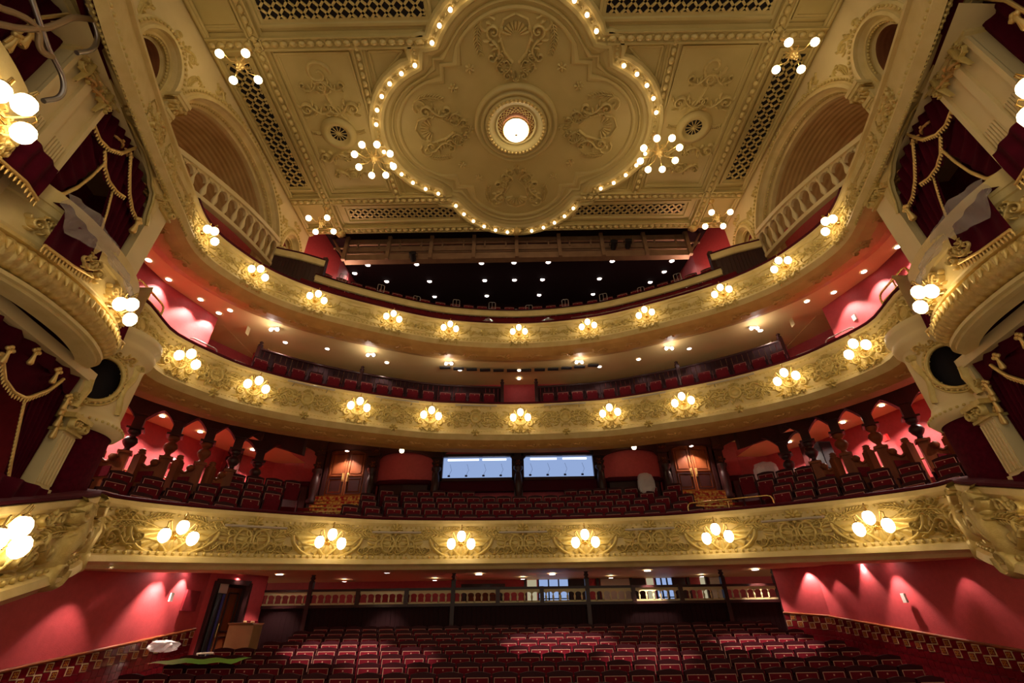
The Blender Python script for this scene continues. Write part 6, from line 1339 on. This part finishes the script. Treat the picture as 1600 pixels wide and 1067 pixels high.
def crate(name, lab, c, d, m, top=None, open_=False):
    t = thing(name, lab, 'box', (c[0], c[1], c[2] - d[2] / 2)); mb = MB(); x, y, z = d[0] / 2, d[1] / 2, d[2] / 2; th = .015
    for (cc, dd) in (((0, -y, 0), (d[0], th, d[2])), ((0, y, 0), (d[0], th, d[2])), ((-x, 0, 0), (th, d[1], d[2])), ((x, 0, 0), (th, d[1], d[2])), ((0, 0, -z), (d[0], d[1], th))): mb.box((c[0] + cc[0], c[1] + cc[1], c[2] + cc[2]), dd)
    make('sides', mb, m, t); mb = MB()
    for sg in (-1, 1): mb.hexa([(c[0] - x, c[1] + sg * y, c[2] + z), (c[0] + x, c[1] + sg * y, c[2] + z), (c[0] + x, c[1] + sg * (y + .1), c[2] + z + .05), (c[0] - x, c[1] + sg * (y + .1), c[2] + z + .05), (c[0] - x, c[1] + sg * y, c[2] + z + .012), (c[0] + x, c[1] + sg * y, c[2] + z + .012), (c[0] + x, c[1] + sg * (y + .1), c[2] + z + .062), (c[0] - x, c[1] + sg * (y + .1), c[2] + z + .062)])
    make('flap', mb, m, t); return t
crate('cardboard_box', 'tall open cardboard box in front of the short tiled wall, papers on top', (-7.85, 15.0, -.32), (.68, .5, 1.0), 'cardboard')
for k, (dx, dy, m_) in enumerate(((0, 0, 'pale_panel'), (.15, .05, 'plastic_white'), (-.2, -.05, 'pale_panel'))): mb = MB(); mb.box((-7.85 + dx * .8, 14.95 + dy, .21 + .015 * k), (.34, .25, .014), Matrix.Identity(4)); tag(make('paper_sheet', mb, m_), ['cream paper lying flat at the middle of the cardboard box', 'white paper lying at the right side of the cardboard box top', 'cream paper lying at the left side of the cardboard box top'][k], 'paper', 'papers on the cardboard box')
crate('white_box', 'low white open box of rags by the foot of the stalls side door', (-8.35, 13.6, -.83), (.5, .4, .3), 'plastic_white')
blob('orange_rag', 'crumpled orange and white rag lying in the white box', 'cloth', (-8.35, 13.6, -.66), (.18, .14, .08), 'cardboard', 8)
blob('dust_sheet', 'crumpled pale dust sheet on the ledge beside the tiled dado', 'cloth', (-8.9, 13.3, -.25), (.3, .2, .12), 'clear_wrap', 9, .25)
mb = MB(); rows = []
for i in range(6): rows.append([Vector((-7.6 + .13 * j, 11.0 + .16 * i, -.50 + .015 * math.sin(j * 1.3 + i) + .01 * i)) for j in range(14)])
mb.grid(rows, True); tag(make('green_sheet', mb, 'green_sheet'), 'bright green plastic sheet spread over the seats by the left wall', 'sheet')
t = thing('folding_table', 'small pale table with thin legs beside the cardboard box', 'table', (-8.0, 13.9, -1.1)); mb = MB(); mb.box((-8.0, 13.9, -.42), (.5, .4, .03)); make('tabletop', mb, 'pale_panel', t)
for a in (-1, 1):
    for b in (-1, 1): make('leg', MB().tube([(-8.0 + a * .23, 13.9 + b * .18, -1.1), (-8.0 + a * .23, 13.9 + b * .18, -.43)], .014, 5), 'pale_panel', t)
# small wall fittings
def plate_(lab, c, d, m, cat='fitting', nm='wall_plate'): mb = MB(); mb.box(c, d); return tag(make(nm, mb, m), lab, cat)
plate_('small cream switch on the red wall left of the niche in the stalls', (-9.3, 13.6, .82), (.04, .12, .2), 'plastic_white')
plate_('small cream switch on the right stalls wall above the tiles', (9.28, 12.9, .55), (.05, .12, .2), 'plastic_white')
plate_('small cream thermostat high on the right wall of the middle balcony', (10.7, 9.0, 8.55), (.06, .16, .2), 'plastic_white')
plate_('small cream plate low on the right wall of the middle balcony', (10.25, 11.5, 7.95), (.06, .14, .18), 'plastic_white')
plate_('small red fire alarm box on the right wall of the lowest balcony', (12.0, 14.5, 5.2), (.08, .2, .22), 'alarm_red', 'alarm', 'fire_alarm')
plate_('small cream plate on the left wall behind the carved columns', (-11.9, 15.2, 5.0), (.06, .14, .18), 'plastic_white')
t = thing('wall_speaker', 'tall dark loudspeaker box on the right side of the lowest balcony', 'speaker', (10.9, 16.1, 4.6)); mb = MB(); mb.box((10.9, 16.1, 5.1), (.45, .4, 1.0)); make('cabinet', mb, 'dark_grey', t); mb = MB(); mb.box((10.9, 15.88, 5.1), (.38, .02, .9)); make('grille', mb, 'black', t)
for i, (x, z) in enumerate(((-7.4, 8.55), (7.6, 8.6))):
    t = thing('ceiling_speaker', 'small black speaker above the partition on the %s' % side(-1 if i == 0 else 1), 'speaker', (x, 15.6, z)); mb = MB(); mb.box((x, 15.6, z), (.42, .3, .26)); make('cabinet', mb, 'black', t); mb = MB(); mb.lathe([(.09, 0), (.02, -.02)], 12, Matrix.Translation((x, 15.44, z)) @ Matrix.Rotation(PI / 2, 4, 'X')); make('cone', mb, 'dark_grey', t)
# carved mouldings joining the top balcony end to the box canopies
for sx in (-1, 1):
    W = mkW(sx); sd = side(sx); ss = [s_aty(T3, 8.3 - .35 * i) for i in range(16)]
    def jn(i, q):
        a = T3.pt(ss[i] * sx, .02, -1.12); b = W(-.4 - .36 * i, .22, 9.0); return a + (b - a) * q
    t = thing('box_frieze', 'stack of carved cream mouldings between the %s stage boxes and the top balcony end' % sd, 'cornice', jn(8, .5))
    prof = [(0, 0), (.08, .05), (.16, .05), (.18, -.03), (.34, -.03), (.36, .06), (.46, .08), (.5, 0), (.66, 0), (.68, .06), (.8, .08), (.84, .02), (1, .02)]
    mb = MB()
    for (a, da), (b, db) in zip(prof, prof[1:]): mb.grid([[jn(i, a) - Vector((sx * da, 0, da)), jn(i, b) - Vector((sx * db, 0, db))] for i in range(16)], True)
    make('mouldings', mb, 'cream', t); mb = MB()
    for q, rr, k in ((.12, .035, 60), (.41, .045, 46), (.74, .035, 60)):
        for i in range(k):
            u = i / k * 14.99; i0 = int(u); p = jn(i0, q).lerp(jn(i0 + 1, q), u - i0); mb.ball(p - Vector((sx * .07, 0, .07)), rr, 5)
    make('beading', mb, 'relief', t)
# added lamps for the foyer, the centre gap and the stalls seats
for i, x in enumerate((-6.5, -3.2, 0, 3.2, 6.5)): downlight((x, 18.6, 1.55), 'added downlight in the foyer behind the stalls barrier, %s from the left' % ORD[i], 'added foyer downlights', SPOT * .5, 110, .08)  # added to brighten the barrier balusters from behind
downlight((0, 17.0, 8.9), 'added downlight over the centre gap of the middle balcony', None, SPOT * .35, 60, .07)  # extra lamp, put in to brighten the red wall in the gap
for i, (x, tx, ty, tz, pw, an) in enumerate(((-5.2, -4.6, 13.2, -.4, 1.5, 9), (-3.6, .8, 13.9, -.3, 1.5, 10), (3.6, 5.8, 13.3, -.4, 1.5, 9), (4.6, 2.6, 12.1, -.5, .9, 8), (-4.4, -3.0, 12.0, -.5, .9, 8))):
    p = Vector((x, 4.3, H - .25)); t = thing('added_spotlight', 'added unseen spotlight on the ceiling above the stage edge, %s' % ORD[i], 'spotlight', p, 'added spotlights'); mb = MB(); mb.lathe([(.05, .2), (.09, .15), (.10, .02), (.10, 0)], 10, Matrix.Translation(p)); make('lamp_body', mb, 'black', t)  # invented fixtures out of view, throwing bright patches on the stalls rows
    l = bpy.data.lights.new('spot_beam', 'SPOT'); l.energy = SPOT * 85 * pw; l.color = (1, .82, .7); l.spot_size = math.radians(an); l.spot_blend = .6; l.shadow_soft_size = .04
    lo = bpy.data.objects.new('spot_beam', l); COL.objects.link(lo); lo.parent = t; lo.location = (0, 0, -.05); lo.rotation_euler = (Vector((tx, ty, tz)) - p).to_track_quat('-Z', 'Y').to_euler()
